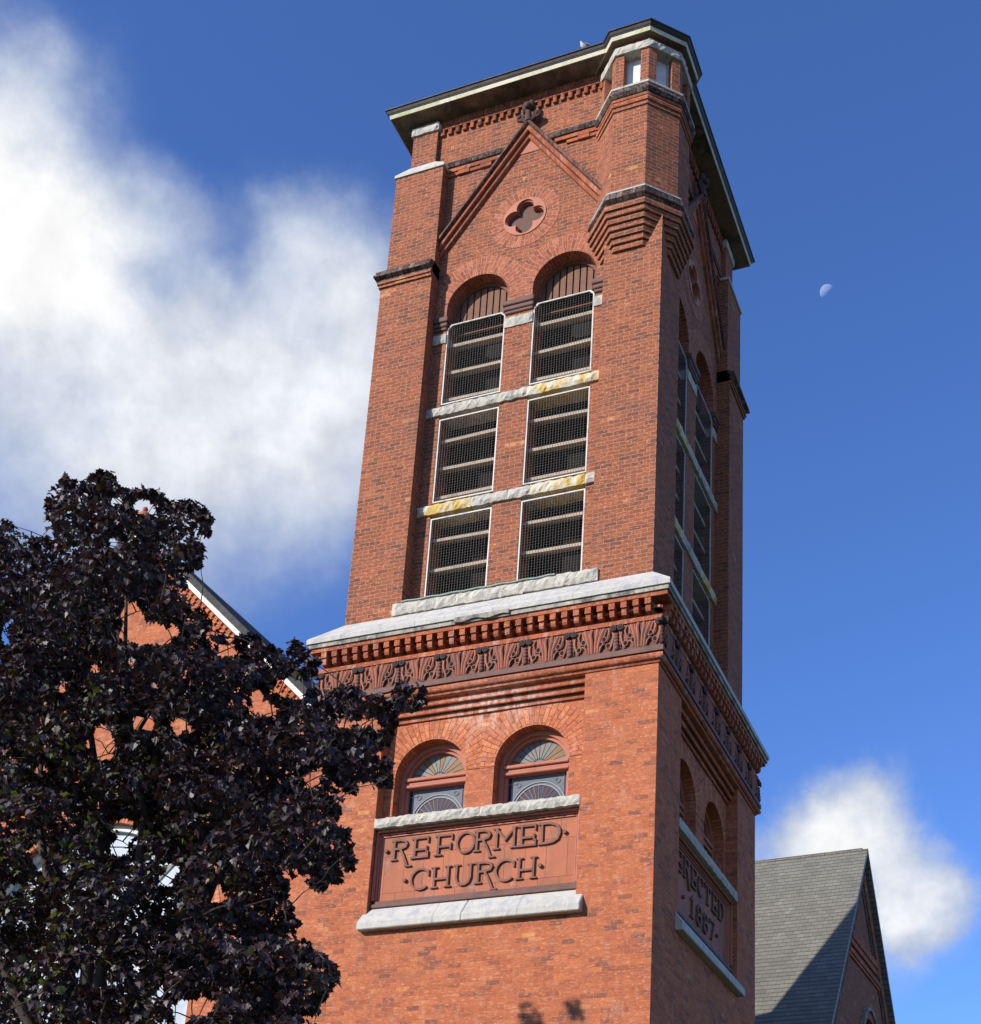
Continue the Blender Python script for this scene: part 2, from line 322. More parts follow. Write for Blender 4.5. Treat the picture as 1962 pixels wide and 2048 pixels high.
M['pigeon_grey'] = stain_mat('pigeon_grey', (0.24, 0.25, 0.28), 0.3, (0.5, 0.48, 0.5), 0.8, 0.5, 0.6, scale=22, rough=0.8)
M['pigeon_beak'] = stain_mat('pigeon_beak', (0.09, 0.07, 0.06), 0.2)


def glass_mat(name, base, rough=0.5, var=0.3, spec=0.10):
    m, n, b, out = new_mat(name)
    P = pos(n)
    a = n.noise(P, 7.0, 3)
    col = n.mix(a.outputs['Fac'], tuple(c * (1 - var) for c in base), tuple(min(1, c * (1 + var)) for c in base))
    n.link(col, b.inputs['Base Color'])
    b.inputs['Roughness'].default_value = rough
    b.inputs['Specular IOR Level'].default_value = spec
    k = n.noise(P, 11.0, 2)
    bump(n, b, k.outputs['Fac'], 0.05, 0.01)
    return m


M['glass_grey'] = glass_mat('glass_grey', (0.105, 0.125, 0.15))
M['glass_purple'] = glass_mat('glass_purple', (0.05, 0.028, 0.042))
M['glass_violet'] = glass_mat('glass_violet', (0.035, 0.032, 0.06))
M['glass_pale'] = glass_mat('glass_pale', (0.165, 0.155, 0.145), 0.45)
M['glass_amber'] = glass_mat('glass_amber', (0.21, 0.125, 0.06), 0.5)
M['glass_dark'] = glass_mat('glass_dark', (0.022, 0.027, 0.04), 0.25)
M['glass_storm'] = glass_mat('glass_storm', (0.36, 0.41, 0.47), 0.4)
M['glass_turret'] = glass_mat('glass_turret', (0.66, 0.69, 0.72), 0.3)


def leaf_mat():
    m, n, b, out = new_mat('maple_leaf')
    uv = n.add('ShaderNodeUVMap'); sx = n.add('ShaderNodeSeparateXYZ'); n.link(uv.outputs[0], sx.inputs[0])
    col = n.ramp(sx.outputs['X'], [(0.0, (0.015, 0.008, 0.012)), (0.45, (0.028, 0.015, 0.020)), (0.72, (0.044, 0.025, 0.026)), (0.88, (0.058, 0.034, 0.020)), (0.95, (0.045, 0.060, 0.02)), (1.0, (0.08, 0.11, 0.025))])
    n.link(col, b.inputs['Base Color'])
    b.inputs['Roughness'].default_value = 0.5
    b.inputs['Specular IOR Level'].default_value = 0.5
    tr = n.add('ShaderNodeBsdfTranslucent')
    tcol = n.ramp(sx.outputs['X'], [(0.0, (0.02, 0.008, 0.006)), (0.7, (0.05, 0.02, 0.008)), (0.93, (0.10, 0.11, 0.015)), (1.0, (0.42, 0.46, 0.05))])
    n.link(tcol, tr.inputs['Color'])
    ms = n.add('ShaderNodeMixShader', i_0=0.2)
    n.link(b.outputs[0], ms.inputs[1]); n.link(tr.outputs[0], ms.inputs[2]); n.link(ms.outputs[0], out.inputs['Surface'])
    return m


M['leaf'] = leaf_mat()


def moon_mat():
    # daylight air lies in front of the moon: its light adds to the sky's
    m, n, b, out = new_mat('moon')
    P = pos(n)
    a = n.noise(P, 0.9, 4, 0.6)
    d = n.add('ShaderNodeBsdfDiffuse'); n.link(n.mix(a.outputs['Fac'], (0.07, 0.07, 0.075), (0.19, 0.185, 0.18)), d.inputs['Color'])
    t = n.add('ShaderNodeBsdfTransparent'); s = n.add('ShaderNodeAddShader')
    n.link(d.outputs[0], s.inputs[0]); n.link(t.outputs[0], s.inputs[1]); n.link(s.outputs[0], out.inputs['Surface'])
    return m


M['moon'] = moon_mat()

# ------------------------------------------------------------------ mesh helpers
PI = math.pi


def front(u, d, z): return Vector((u - 5.0, d, z))          # u: 0 left edge .. 5 near corner, d: depth into the wall
def right(u, d, z): return Vector((-d, 5.0 - u, z))         # the mirror image about the near corner
FACES = (front, right)


def plain(x, y, z): return Vector((x, y, z))


class MB:
    def __init__(s): s.v = []; s.f = []; s.uv = []; s.mi = []
    def face(s, pts, uv=None, mi=0):
        i = len(s.v); s.v += [Vector(p) for p in pts]; s.f.append(tuple(range(i, i + len(pts)))); s.uv.append(uv); s.mi.append(mi)
    def box(s, m, u0, u1, d0, d1, z0, z1, mi=0):
        p = [m(u, d, z) for z in (z0, z1) for d in (d0, d1) for u in (u0, u1)]
        for q in ((0, 1, 3, 2), (4, 5, 7, 6), (0, 1, 5, 4), (2, 3, 7, 6), (0, 2, 6, 4), (1, 3, 7, 5)): s.face([p[i] for i in q], None, mi)
    def hexa(s, p, mi=0):
        for q in ((0, 1, 3, 2), (4, 5, 7, 6), (0, 1, 5, 4), (2, 3, 7, 6), (0, 2, 6, 4), (1, 3, 7, 5)): s.face([p[i] for i in q], None, mi)
    def prism(s, m, outer, holes, d0, d1, mi=0, back=True):
        loops = [outer] + list(holes)
        flat = [p for l in loops for p in l]
        tris = tessellate_polygon([[Vector((p[0], p[1], 0)) for p in l] for l in loops])
        for t in tris:
            s.face([m(flat[i][0], d0, flat[i][1]) for i in t], None, mi)
            if back: s.face([m(flat[i][0], d1, flat[i][1]) for i in reversed(t)], None, mi)
        for l in loops:
            for i in range(len(l)):
                a, b = l[i], l[(i + 1) % len(l)]
                s.face([m(a[0], d0, a[1]), m(b[0], d0, b[1]), m(b[0], d1, b[1]), m(a[0], d1, a[1])], None, mi)
    def loft(s, rings, closed=True, cap0=False, cap1=False, mi=0):
        for a, b in zip(rings[:-1], rings[1:]):
            n = len(a)
            for i in range(n if closed else n - 1):
                j = (i + 1) % n
                s.face([a[i], a[j], b[j], b[i]], None, mi)
        if cap0: s.face(list(reversed(rings[0])), None, mi)
        if cap1: s.face(rings[-1], None, mi)
    def tube(s, pts, rad, n=6, mi=0):
        pts = [Vector(p) for p in pts]
        if isinstance(rad, (int, float)): rad = [rad] * len(pts)
        rings = []
        up = None
        for i, p in enumerate(pts):
            t = (pts[min(i + 1, len(pts) - 1)] - pts[max(i - 1, 0)]).normalized()
            if up is None:
                up = Vector((0, 0, 1)) if abs(t.z) < .9 else Vector((1, 0, 0))
            a = t.cross(up).normalized(); b = a.cross(t).normalized(); up = b
            rings.append([p + (a * math.cos(2 * PI * k / n) + b * math.sin(2 * PI * k / n)) * rad[i] for k in range(n)])
        s.loft(rings, True, True, True, mi)
    def ball(s, c, r, nu=10, nv=6, sc=(1, 1, 1), mi=0):
        c = Vector(c)
        P = lambda i, j: c + Vector((r * sc[0] * math.sin(PI * j / nv) * math.cos(2 * PI * i / nu), r * sc[1] * math.sin(PI * j / nv) * math.sin(2 * PI * i / nu), r * sc[2] * math.cos(PI * j / nv)))
        for j in range(nv):
            for i in range(nu):
                q = [P(i, j), P(i + 1, j), P(i + 1, j + 1), P(i, j + 1)]
                if j == 0: q = [q[0], q[2], q[3]]
                elif j == nv - 1: q = [q[0], q[1], q[2]]
                s.face(q, None, mi)
    def rock(s, m, u0, u1, z0, z1, df, db, amp=0.03, cell=0.07, mi=0):
        """rock-faced block: a jagged front"""
        nx = max(2, int((u1 - u0) / cell)); nzz = max(2, int((z1 - z0) / cell))
        G = []
        for i in range(nx + 1):
            row = []
            for j in range(nzz + 1):
                edge = i in (0, nx) or j in (0, nzz)
                du = 0 if i in (0, nx) else random.uniform(-.25, .25) * (u1 - u0) / nx
                dzz = random.uniform(-.1, .1) * amp * 3 if j in (0, nzz) else random.uniform(-.25, .25) * (z1 - z0) / nzz
                dd = random.uniform(0, .25) * amp if edge else random.uniform(.3, 1.0) * amp
                row.append((u0 + (u1 - u0) * i / nx + du, df - dd, z0 + (z1 - z0) * j / nzz + dzz))
            G.append(row)
        for i in range(nx):
            for j in range(nzz):
                s.face([m(*G[i][j]), m(*G[i + 1][j]), m(*G[i + 1][j + 1])], None, mi); s.face([m(*G[i][j]), m(*G[i + 1][j + 1]), m(*G[i][j + 1])], None, mi)
            for j in (0, nzz):
                a, b = G[i][j], G[i + 1][j]
                s.face([m(*a), m(*b), m(b[0], db, b[2]), m(a[0], db, a[2])], None, mi)
        for j in range(nzz):
            for i in (0, nx):
                a, b = G[i][j], G[i][j + 1]
                s.face([m(*a), m(*b), m(b[0], db, b[2]), m(a[0], db, a[2])], None, mi)
    def arch_ring(s, m, cx, cz, r0, R, cl, cr, df, db, a0=0.0, a1=PI, n=44, rm=None, mi=0):
        """ring of radiating bricks; the outer edge is cut off at cl (left) and cr (right)"""
        def ro(a):
            c = math.cos(a)
            lim = (cr - cx) / c if c > 1e-6 else ((cl - cx) / c if c < -1e-6 else 1e9)
            return max(r0 + .01, min(R, lim))
        rm = rm or r0 * 1.25
        for k in range(n):
            A, B = a0 + (a1 - a0) * k / n, a0 + (a1 - a0) * (k + 1) / n
            ra, rb = ro(A), ro(B)
            q = lambda a, r, d: m(cx + r * math.cos(a), d, cz + r * math.sin(a))
            s.face([q(A, r0, df), q(B, r0, df), q(B, rb, df), q(A, ra, df)], [(r0, A * rm), (r0, B * rm), (rb, B * rm), (ra, A * rm)], mi)
            s.face([q(A, r0, df), q(B, r0, df), q(B, r0, db), q(A, r0, db)], [(0, A * rm), (0, B * rm), (db - df, B * rm), (db - df, A * rm)], mi)
            s.face([q(A, ra, df), q(B, rb, df), q(B, rb, db), q(A, ra, db)], None, mi)
    def stroke(s, m, pts, wd, d0, d1, closed=False, mi=0):
        """flat strip along a polyline in the wall's plane, with thickness"""
        n = len(pts); L = []; Rr = []
        for i in range(n):
            if closed: a, b, c = pts[i - 1], pts[i], pts[(i + 1) % n]
            else: a, b, c = pts[max(i - 1, 0)], pts[i], pts[min(i + 1, n - 1)]
            def nrm(p, q):
                dx, dz = q[0] - p[0], q[1] - p[1]; l = math.hypot(dx, dz)
                return None if l < 1e-9 else (-dz / l, dx / l)
            n1, n2 = nrm(a, b), nrm(b, c); n1 = n1 or n2; n2 = n2 or n1
            mx, mz = n1[0] + n2[0], n1[1] + n2[1]; l = math.hypot(mx, mz) or 1
            mx, mz = mx / l, mz / l
            k = 1 / max(.5, mx * n1[0] + mz * n1[1])
            L.append((b[0] + mx * k * wd / 2, b[1] + mz * k * wd / 2)); Rr.append((b[0] - mx * k * wd / 2, b[1] - mz * k * wd / 2))
        if closed: s.prism(m, L, [Rr], d0, d1, mi)
        else:
            for i in range(n - 1):
                s.face([m(L[i][0], d0, L[i][1]), m(L[i + 1][0], d0, L[i + 1][1]), m(Rr[i + 1][0], d0, Rr[i + 1][1]), m(Rr[i][0], d0, Rr[i][1])], None, mi)
                s.face([m(L[i][0], d0, L[i][1]), m(L[i + 1][0], d0, L[i + 1][1]), m(L[i + 1][0], d1, L[i + 1][1]), m(L[i][0], d1, L[i][1])], None, mi)
                s.face([m(Rr[i][0], d0, Rr[i][1]), m(Rr[i + 1][0], d0, Rr[i + 1][1]), m(Rr[i + 1][0], d1, Rr[i + 1][1]), m(Rr[i][0], d1, Rr[i][1])], None, mi)
            for i in (0, n - 1): s.face([m(L[i][0], d0, L[i][1]), m(Rr[i][0], d0, Rr[i][1]), m(Rr[i][0], d1, Rr[i][1]), m(L[i][0], d1, L[i][1])], None, mi)


def box_uv(pts):
    n = Vector((0, 0, 0))
    for i in range(len(pts)):
        a, b = pts[i], pts[(i + 1) % len(pts)]
        n += Vector(((a.y - b.y) * (a.z + b.z), (a.z - b.z) * (a.x + b.x), (a.x - b.x) * (a.y + b.y)))
    if n.length < 1e-12: return [(p.x, p.z) for p in pts]
    n.normalize()
    h = math.hypot(n.x, n.y)
    if h < 0.25: return [(p.x + .3, p.y) for p in pts]
    t = Vector((-n.y / h, n.x / h, 0))
    if t.x < -.01 or (abs(t.x) <= .01 and t.y < 0): t = -t
    b = n.cross(t)
    if b.z < 0: b = -b
    if h > .985: return [(p.dot(t) + 7.3, p.z) for p in pts]
    return [(p.dot(t) + 7.3, p.dot(b)) for p in pts]


def world_of(o):
    l = Vector((0, 0, 0))
    while o: l += o.location; o = o.parent
    return l


def obj(name, mb, mats, parent=None, smooth=None, label=None, loc=None, bevel=None):
    """link a mesh builder as ONE mesh object; coordinates are world coordinates"""
    if not isinstance(mats, (list, tuple)): mats = [mats]
    me = bpy.data.meshes.new(name)
    org = Vector(loc) if loc is not None else Vector((0, 0, 0))
    if parent: org = world_of(parent)
    me.from_pydata([v - org for v in mb.v], [], mb.f)
    uvl = me.uv_layers.new(name="UVMap")
    k = 0
    for f, uv in zip(mb.f, mb.uv):
        uv = uv or box_uv([mb.v[i] for i in f])
        for q in uv: uvl.data[k].uv = q; k += 1
    for mm in mats: me.materials.append(M[mm])
    if len(mats) > 1: me.polygons.foreach_set('material_index', mb.mi)
    b = bmesh.new(); b.from_mesh(me)
    bmesh.ops.remove_doubles(b, verts=b.verts, dist=2e-5)
    bmesh.ops.recalc_face_normals(b, faces=b.faces)
    if bevel:
        es = [e for e in b.edges if len(e.link_faces) == 2 and e.calc_face_angle(0) > .6]
        bmesh.ops.bevel(b, geom=es, offset=bevel, segments=1, affect='EDGES', clamp_overlap=True)
    b.to_mesh(me); b.free()
    if smooth:
        me.polygons.foreach_set('use_smooth', [True] * len(me.polygons))
        me.set_sharp_from_angle(angle=R_(smooth))
    me.update()
    o = bpy.data.objects.new(name, me)
    COL.objects.link(o)
    if parent: o.parent = parent
    elif loc is not None: o.location = org
    if label: o['label'] = label
    return o


def thing(name, label, cat, loc, group=None):
    o = bpy.data.objects.new(name, None); COL.objects.link(o)
    o.location = loc; o['label'] = label; o['category'] = cat
    if group: o['group'] = group
    o.empty_display_size = .5
    return o


def sq(o, z):            # square ring round the tower, o outside the belfry's faces
    return [Vector((-5 - o, -o, z)), Vector((o, -o, z)), Vector((o, 5 + o, z)), Vector((-5 - o, 5 + o, z))]


TC = (-0.546, 0.546)     # the corner turret's axis
def octo(r, z, n=8):
    return [Vector((TC[0] + r * math.cos(R_(22.5 + 45 * k)), TC[1] + r * math.sin(R_(22.5 + 45 * k)), z)) for k in range(n)]


def arch(cx, z0, zs, r, n=20, lw=None):
    lw = lw or r
    return [(cx - lw, z0)] + ([(cx - lw, zs)] if lw != r else []) + [(cx - r * math.cos(PI * k / n), zs + r * math.sin(PI * k / n)) for k in range(n + 1)] + ([(cx + lw, zs)] if lw != r else []) + [(cx + lw, z0)]

# ------------------------------------------------------------------ the ground
g = MB()
g.box(plain, -900, 900, -900, 900, -0.6, 0.0)
go = obj('ground', g, 'ground'); go['kind'] = 'structure'
g = MB(); g.box(plain, -300, 300, -25.5, -17.6, -0.2, 0.012)
go = obj('road', g, 'asphalt'); go['kind'] = 'structure'
g = MB(); g.box(plain, -300, 300, -17.596, -14.6, -0.2, 0.12)
go = obj('pavement', g, 'concrete'); go['kind'] = 'structure'

# ------------------------------------------------------------------ the church
church = thing('brick_church', 'red brick church with a tall belfry tower and white stone courses, beside a dark maple', 'church', (-2.5, 2.5, 0))
E_ = 0.184
# ---- lower tower walls
b = MB()
RU0, RU1 = 0.97, 4.11                 # the sunk panel's sides
WC = (1.70, 3.28); WR = 0.572; WZ = 10.185
for m, umax, umax2 in ((front, 5 + E_, 5.0), (right, 5.0, 4.55)):
    b.prism(m, [(-E_, 0), (umax, 0), (umax, 11.34), (-E_, 11.34)], [[(RU0, 7.85), (RU1, 7.85), (RU1, 11.335), (RU0, 11.335)]], -E_, 0)
    holes = [arch(c, 9.5, WZ, WR, 28) for c in WC]
    b.prism(m, [(-E_, 0), (umax2, 0), (umax2, 12.0), (-E_, 12.0)], holes, 0.0005, 0.45)
b.box(plain, -5 - E_, -0.45, .45, 5 + E_, 0, 12.0)
obj('tower_wall', b, 'tower_brick', church)

# ---- brick arches over the lower windows
for m in FACES:
    for k, c in enumerate(WC):
        a = MB()
        cl, cr = (RU0 + .003, 2.49) if k == 0 else (2.4902, RU1 - .003)
        a.arch_ring(m, c, WZ, WR - .003, .95, cl, cr, -.006, .40)
        obj('brick_arch', a, 'arch_brick', church)

# ---- round-headed windows with coloured glass
def tower_window(m, c):
    w_ = MB()
    out = arch(c, 9.49, WZ, WR - .004, 28); inn = arch(c, 9.49, WZ, WR - .075, 28)
    w_.prism(m, out, [[(u, z + .0) for u, z in arch(c, 9.535, WZ, WR - .075, 28)]], .17, .27)
    w_.prism(m, arch(c, 9.50, WZ, WR - .076, 28), [arch(c, 9.56, WZ, WR - .12, 28)], .215, .30)
    win = obj('arched_window', w_, 'terracotta', church, bevel=.012)
    t = MB()
    t.box(m, c - WR + .07, c + WR - .07, .16, .29, 10.10, 10.15); t.box(m, c - WR + .07, c + WR - .07, .185, .29, 10.15, 10.20); t.box(m, c - WR + .07, c + WR - .07, .15, .29, 10.20, 10.255)
    obj('transom', t, 'terracotta', win, bevel=.01)
    R2 = WR - .1
    # lunette: fan of pale and amber segments
    l = MB()
    hz = 10.255
    hub, rr = .10, .44
    n = 12
    q = lambda a, r: (c + r * math.cos(a), .272, hz + r * math.sin(a))
    for k in range(n):
        A, B = PI * k / n, PI * (k + 1) / n
        mi = random.choice((0, 0, 0, 1))
        l.face([m(*q(A, hub)), m(*q(B, hub)), m(*q(B, rr)), m(*q(A, rr))], None, mi)
        l.face([m(c, .272, hz), m(*q(A, hub)), m(*q(B, hub))], None, 2)
        l.face([m(*q(A, rr)), m(*q(B, rr)), m(*q(B, .62)), m(*q(A, .62))], None, 3)
    obj('lunette_glass', l, ['glass_pale', 'glass_amber', 'glass_grey', 'glass_dark'], win)
    ld = MB()
    for k in range(1, n):
        A = PI * k / n
        ld.tube([m(*q(A, hub)), m(*q(A, .60))], .005, 4)
    for r in (hub, rr, .515): ld.tube([m(c + r * math.cos(PI * k / 24), .27, hz + r * math.sin(PI * k / 24)) for k in range(25)], .006, 4)
    obj('leading', ld, 'lead', win)
    # lower light: a wheel of purple segments on grey glass
    s = MB()
    hz2, r1 = 9.57, .375
    s.box(m, c - R2, c + R2, .276, .30, 9.52, 10.12, 0)
    q2 = lambda a, r, d=.272: m(c + .02 + r * math.cos(a), d, hz2 + r * math.sin(a))
    n2 = 14
    for k in range(n2):
        A, B = PI * k / n2 - .0, PI * (k + 1) / n2
        s.face([q2(A, .05), q2(B, .05), q2(B, r1), q2(A, r1)], None, 1 if (k % 3) else 2)
    for uu in (c - R2 + .005, c + R2 - .075): s.face([m(uu, .2725, 9.53), m(uu + .07, .2725, 9.53), m(uu + .07, .2725, 10.09), m(uu, .2725, 10.09)], None, 3 if uu < c else 2)
    obj('coloured_glass', s, ['glass_grey', 'glass_purple', 'glass_violet', 'glass_dark'], win)
    ld = MB()
    for k in range(1, n2): ld.tube([q2(PI * k / n2, .05, .269), q2(PI * k / n2, r1, .269)], .0055, 4)
    for r, t_ in ((r1, .009), (.42, .008), (.06, .01)): ld.tube([q2(PI * k / 24, r, .268) for k in range(25)], t_, 5)
    for uu in (c - R2 + .075, c + R2 - .075): ld.tube([m(uu, .27, 9.53), m(uu, .27, 10.1)], .006, 4)
    for uu in (c - .3, c + .3): ld.tube([m(uu + .035 * math.cos(k * PI / 6), .27, 9.98 + .035 * math.sin(k * PI / 6)) for k in range(13)], .006, 4)
    ld.tube([m(c - R2, .27, 10.0), m(c - .35, .27, 10.0)], .005, 4)
    obj('leading', ld, 'lead_light', win)


for m in FACES:
    for c in WC: tower_window(m, c)

# ---- stone sill under the windows, inscribed panel, stone base under it
LET = {
 'R': (['s', (.16, 0), (.16, 1)], ['s', (0, .97), (.55, .97), (.80, .90), (.88, .76), (.80, .62), (.55, .55), (.16, .55)], ['s', (.50, .55), (.72, .2), (.98, -.34)], ['f', (-.02, .02), (.36, .02)], ['f', (.86, -.34), (1.22, -.34)]),
 'E': (['s', (.2, 0), (.2, 1)], ['s', (.02, .97), (.86, .97)], ['s', (.2, .40), (.80, .40)], ['s', (.0, .03), (.86, .03)], ['f', (.88, 1.02), (.88, .72)], ['f', (.82, .56), (.82, .24)], ['f', (.9, .3), (.9, -.03)]),
 'F': (['s', (.2, 0), (.2, 1)], ['s', (.02, .97), (.9, .97)], ['s', (.2, .42), (.84, .42)], ['f', (.92, 1.02), (.92, .72)], ['f', (.86, .58), (.86, .26)], ['f', (0, .02), (.42, .02)]),
 'O': (['o', .5, .5, .44, .49],),
 'M': (['s', (.1, 0), (.1, 1)], ['s', (.9, 0), (.9, 1)], ['s', (.06, 1), (.5, .42), (.94, 1)], ['f', (-.06, .02), (.26, .02)], ['f', (.74, .02), (1.06, .02)], ['f', (-.06, .99), (.2, .99)], ['f', (.8, .99), (1.06, .99)]),
 'D': (['s', (.16, 0), (.16, 1)], ['s', (0, .97), (.5, .97), (.8, .86), (.93, .66), (.95, .45), (.86, .2), (.66, .07), (.4, .03), (0, .03)]),
 'C': (['c', .52, .5, .46, .49, .22, 1.74], ['f', (.90, .92), (.90, .62)]),
 'H': (['s', (.16, 0), (.16, 1)], ['s', (.84, 0), (.84, 1)], ['s', (.16, .42), (.84, .42)], ['f', (0, .02), (.34, .02)], ['f', (0, .98), (.34, .98)], ['f', (.68, .02), (1.0, .02)], ['f', (.68, .98), (1.0, .98)]),
 'U': (['s', (.14, 1), (.14, .35), (.22, .14), (.40, .03), (.62, .03), (.8, .14), (.88, .35), (.88, 1)], ['f', (-.02, .98), (.34, .98)], ['f', (.7, .98), (1.04, .98)]),
 'T': (['s', (.5, 0), (.5, 1)], ['s', (.0, .97), (1.0, .97)], ['f', (.02, 1.0), (.02, .72)], ['f', (.98, 1.0), (.98, .72)], ['f', (.3, .02), (.7, .02)]),
 '1': (['s', (.5, 0), (.5, 1), (.25, .82)], ['f', (.2, .02), (.8, .02)]),
 '8': (['o', .5, .74, .30, .23], ['o', .5, .26, .38, .26]),
 '7': (['s', (.05, .97), (.92, .97), (.4, 0)], ['f', (.06, 1.0), (.06, .76)]),
}


def letter(ch, m, u0, z0, wd, h, parent, face_d, th=.033, ccw=1):
    s = MB(); k = 0
    X = lambda p: (u0 + ccw * p[0] * wd, z0 + p[1] * h)
    for st in LET[ch]:
        k += 1
        d0 = face_d - .030 - .0012 * k
        if st[0] in 's': s.stroke(m, [X(p) for p in st[1:]], th, d0, face_d + .01)
        elif st[0] == 'f': s.stroke(m, [X(p) for p in st[1:]], th * .62, d0 + .004, face_d + .01)
        elif st[0] == 'o':
            _, cx, cz, rx, rz = st
            s.stroke(m, [X((cx + rx * math.cos(2 * PI * i / 26), cz + rz * math.sin(2 * PI * i / 26))) for i in range(26)], th, d0, face_d + .01, closed=True)
        elif st[0] == 'c':
            _, cx, cz, rx, rz, a0, a1 = st
            s.stroke(m, [X((cx + rx * math.cos(PI * (a0 + (a1 - a0) * i / 24)), cz + rz * math.sin(PI * (a0 + (a1 - a0) * i / 24)))) for i in range(25)], th, d0, face_d + .01)
    return obj('letter' if ch.isalpha() else 'digit', s, 'letter_terracotta', parent)


def dot(m, u, z, parent, face_d):
    s = MB()
    s.prism(m, [(u + .03 * math.cos(k * PI / 6), z + .03 * math.sin(k * PI / 6)) for k in range(12)], [], face_d - .045, face_d + .01)
    obj('raised_dot', s, 'letter_terracotta', parent, bevel=.012)


for m in FACES:
    s = MB()
    for a0, a1 in ((RU0 + .0, 2.62), (2.626, RU1 + .0)): s.rock(m, a0 - .0, a1, 9.35, 9.50, -E_ - .005, .05, .03, .05)
    obj('stone_sill', s, 'rough_stone', church)
    # base: fascia, then a slope back to the panel
    s = MB()
    for a0, a1 in ((RU0 - .07, 2.50), (2.504, RU1 + .105)):
        prof = [(-E_ + .02, 7.79), (-E_ - .12, 7.79), (-E_ - .12, 7.90), (-.105, 8.155), (.02, 8.16)]
        A = [m(a0, d, z) for d, z in prof]; B = [m(a1, d, z) for d, z in prof]
        s.loft([A, B], True, True, True)
    obj('stone_base', s, 'limestone', church, bevel=.012)
    # panel
    fd = -.03
    p = MB(); p.box(m, RU0 + .002, RU1 - .002, fd, .02, 8.10, 9.352)
    sign = obj('inscribed_panel', p, 'sign_tile', church, label='terracotta panel with raised lettering REFORMED CHURCH' if m is front else 'terracotta panel with raised lettering ERECTED 1887')
    fr = MB()
    u0, u1, z0, z1 = RU0 + .004, RU1 - .004, 8.20, 9.348
    for (o_, dd) in ((.0, -.115), (.036, -.07), (.064, -.05)):
        t_ = .037 if o_ < .03 else .028
        for (a0, a1, c0, c1) in ((u0 + o_, u1 - o_, z1 - o_ - t_, z1 - o_), (u0 + o_, u0 + o_ + t_, z0 + .077, z1 - o_ - t_), (u1 - o_ - t_, u1 - o_, z0 + .077, z1 - o_ - t_)): fr.box(m, a0, a1, dd, fd + .01, c0, c1)
    obj('moulded_frame', fr, 'terracotta', sign, bevel=.01)
    fb = MB()
    fb.box(m, u0, u1, -.125, fd + .01, z0 - .04, z0 + .02); fb.box(m, u0 + .03, u1 - .03, -.085, fd + .01, z0 + .021, z0 + .075)
    obj('dark_moulding', fb, 'dark_terracotta', sign, bevel=.01)
    if m is front:
        for ch, x, wd in zip('REFORMED', (-3.79, -3.48, -3.11, -2.78, -2.50, -2.19, -1.84, -1.53), (.27, .30, .29, .30, .27, .33, .30, .33)): letter(ch, m, x + 5, 8.885, wd, .31, sign, fd)
        for ch, x, wd in zip('CHURCH', (-3.46, -3.13, -2.78, -2.45, -2.16, -1.84), (.32, .31, .29, .28, .32, .31)): letter(ch, m, x + 5, 8.405, wd, .31, sign, fd)
        for x, z in ((-3.87, 9.04), (-1.14, 9.03), (-3.54, 8.565), (-1.48, 8.575)): dot(m, x + 5, z, sign, fd)
    else:      # reads left to right from outside, so u runs down from the near corner
        for i, ch in enumerate('ERECTED'): letter(ch, m, 3.80 - i * .37, 8.885, .28, .31, sign, fd, ccw=-1)
        for i, ch in enumerate('1887'): letter(ch, m, 3.12 - i * .35, 8.405, .28, .31, sign, fd, ccw=-1)
        dot(m, 3.42, 8.565, sign, fd); dot(m, 1.66, 8.565, sign, fd)

# ---- corbelled courses over the sunk panel
for m in FACES:
    s = MB()
    hi = RU1 - .002; lo = RU0 + .002
    for (z0, z1, d) in ((11.25, 11.335, -.125), (11.155, 11.246, -.08), (11.06, 11.14, -.035)): s.box(m, lo, hi, d, .02, z0, z1)
    for z, d in ((11.25, -.125), (11.148, -.078)):
        s.tube([m(lo, d, z), m(hi, d, z)], .022, 8)
    obj('corbel_course', s, 'mould_brick', church)

# ---- cornice under the belfry: roll, ledge, leaf frieze, dentils, grey course, white weathering
def ringpart(name, prof, mat, **k):
    s = MB(); s.loft([sq(o, z) for o, z in prof], True, False, False); return obj(name, s, mat, church, **k)


roll = [(.10, 11.341), (.20, 11.345), (.215, 11.37)] + [(.215 + .055 * math.sin(a), 11.43 - .055 * math.cos(a)) for a in [PI * k / 8 for k in range(9)]] + [(.10, 11.486)]
ringpart('roll_moulding', roll, 'mould_brick', smooth=40)
ringpart('ledge', [(.10, 11.487), (.272, 11.49), (.272, 11.56), (.245, 11.595), (.10, 11.597)], 'dark_terracotta')
FD = -.215
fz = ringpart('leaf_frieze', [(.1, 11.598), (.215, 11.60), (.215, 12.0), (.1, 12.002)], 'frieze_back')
ringpart('brick_band', [(.1, 12.003), (.235, 12.005), (.235, 12.075), (.1, 12.077)], 'mould_brick')
ringpart('dentil_band', [(.05, 12.078), (.12, 12.08), (.12, 12.312), (.05, 12.314)], 'mould_brick')
ringpart('brick_fillet', [(.1, 12.315), (.335, 12.315), (.335, 12.378), (.1, 12.38)], 'mould_brick')
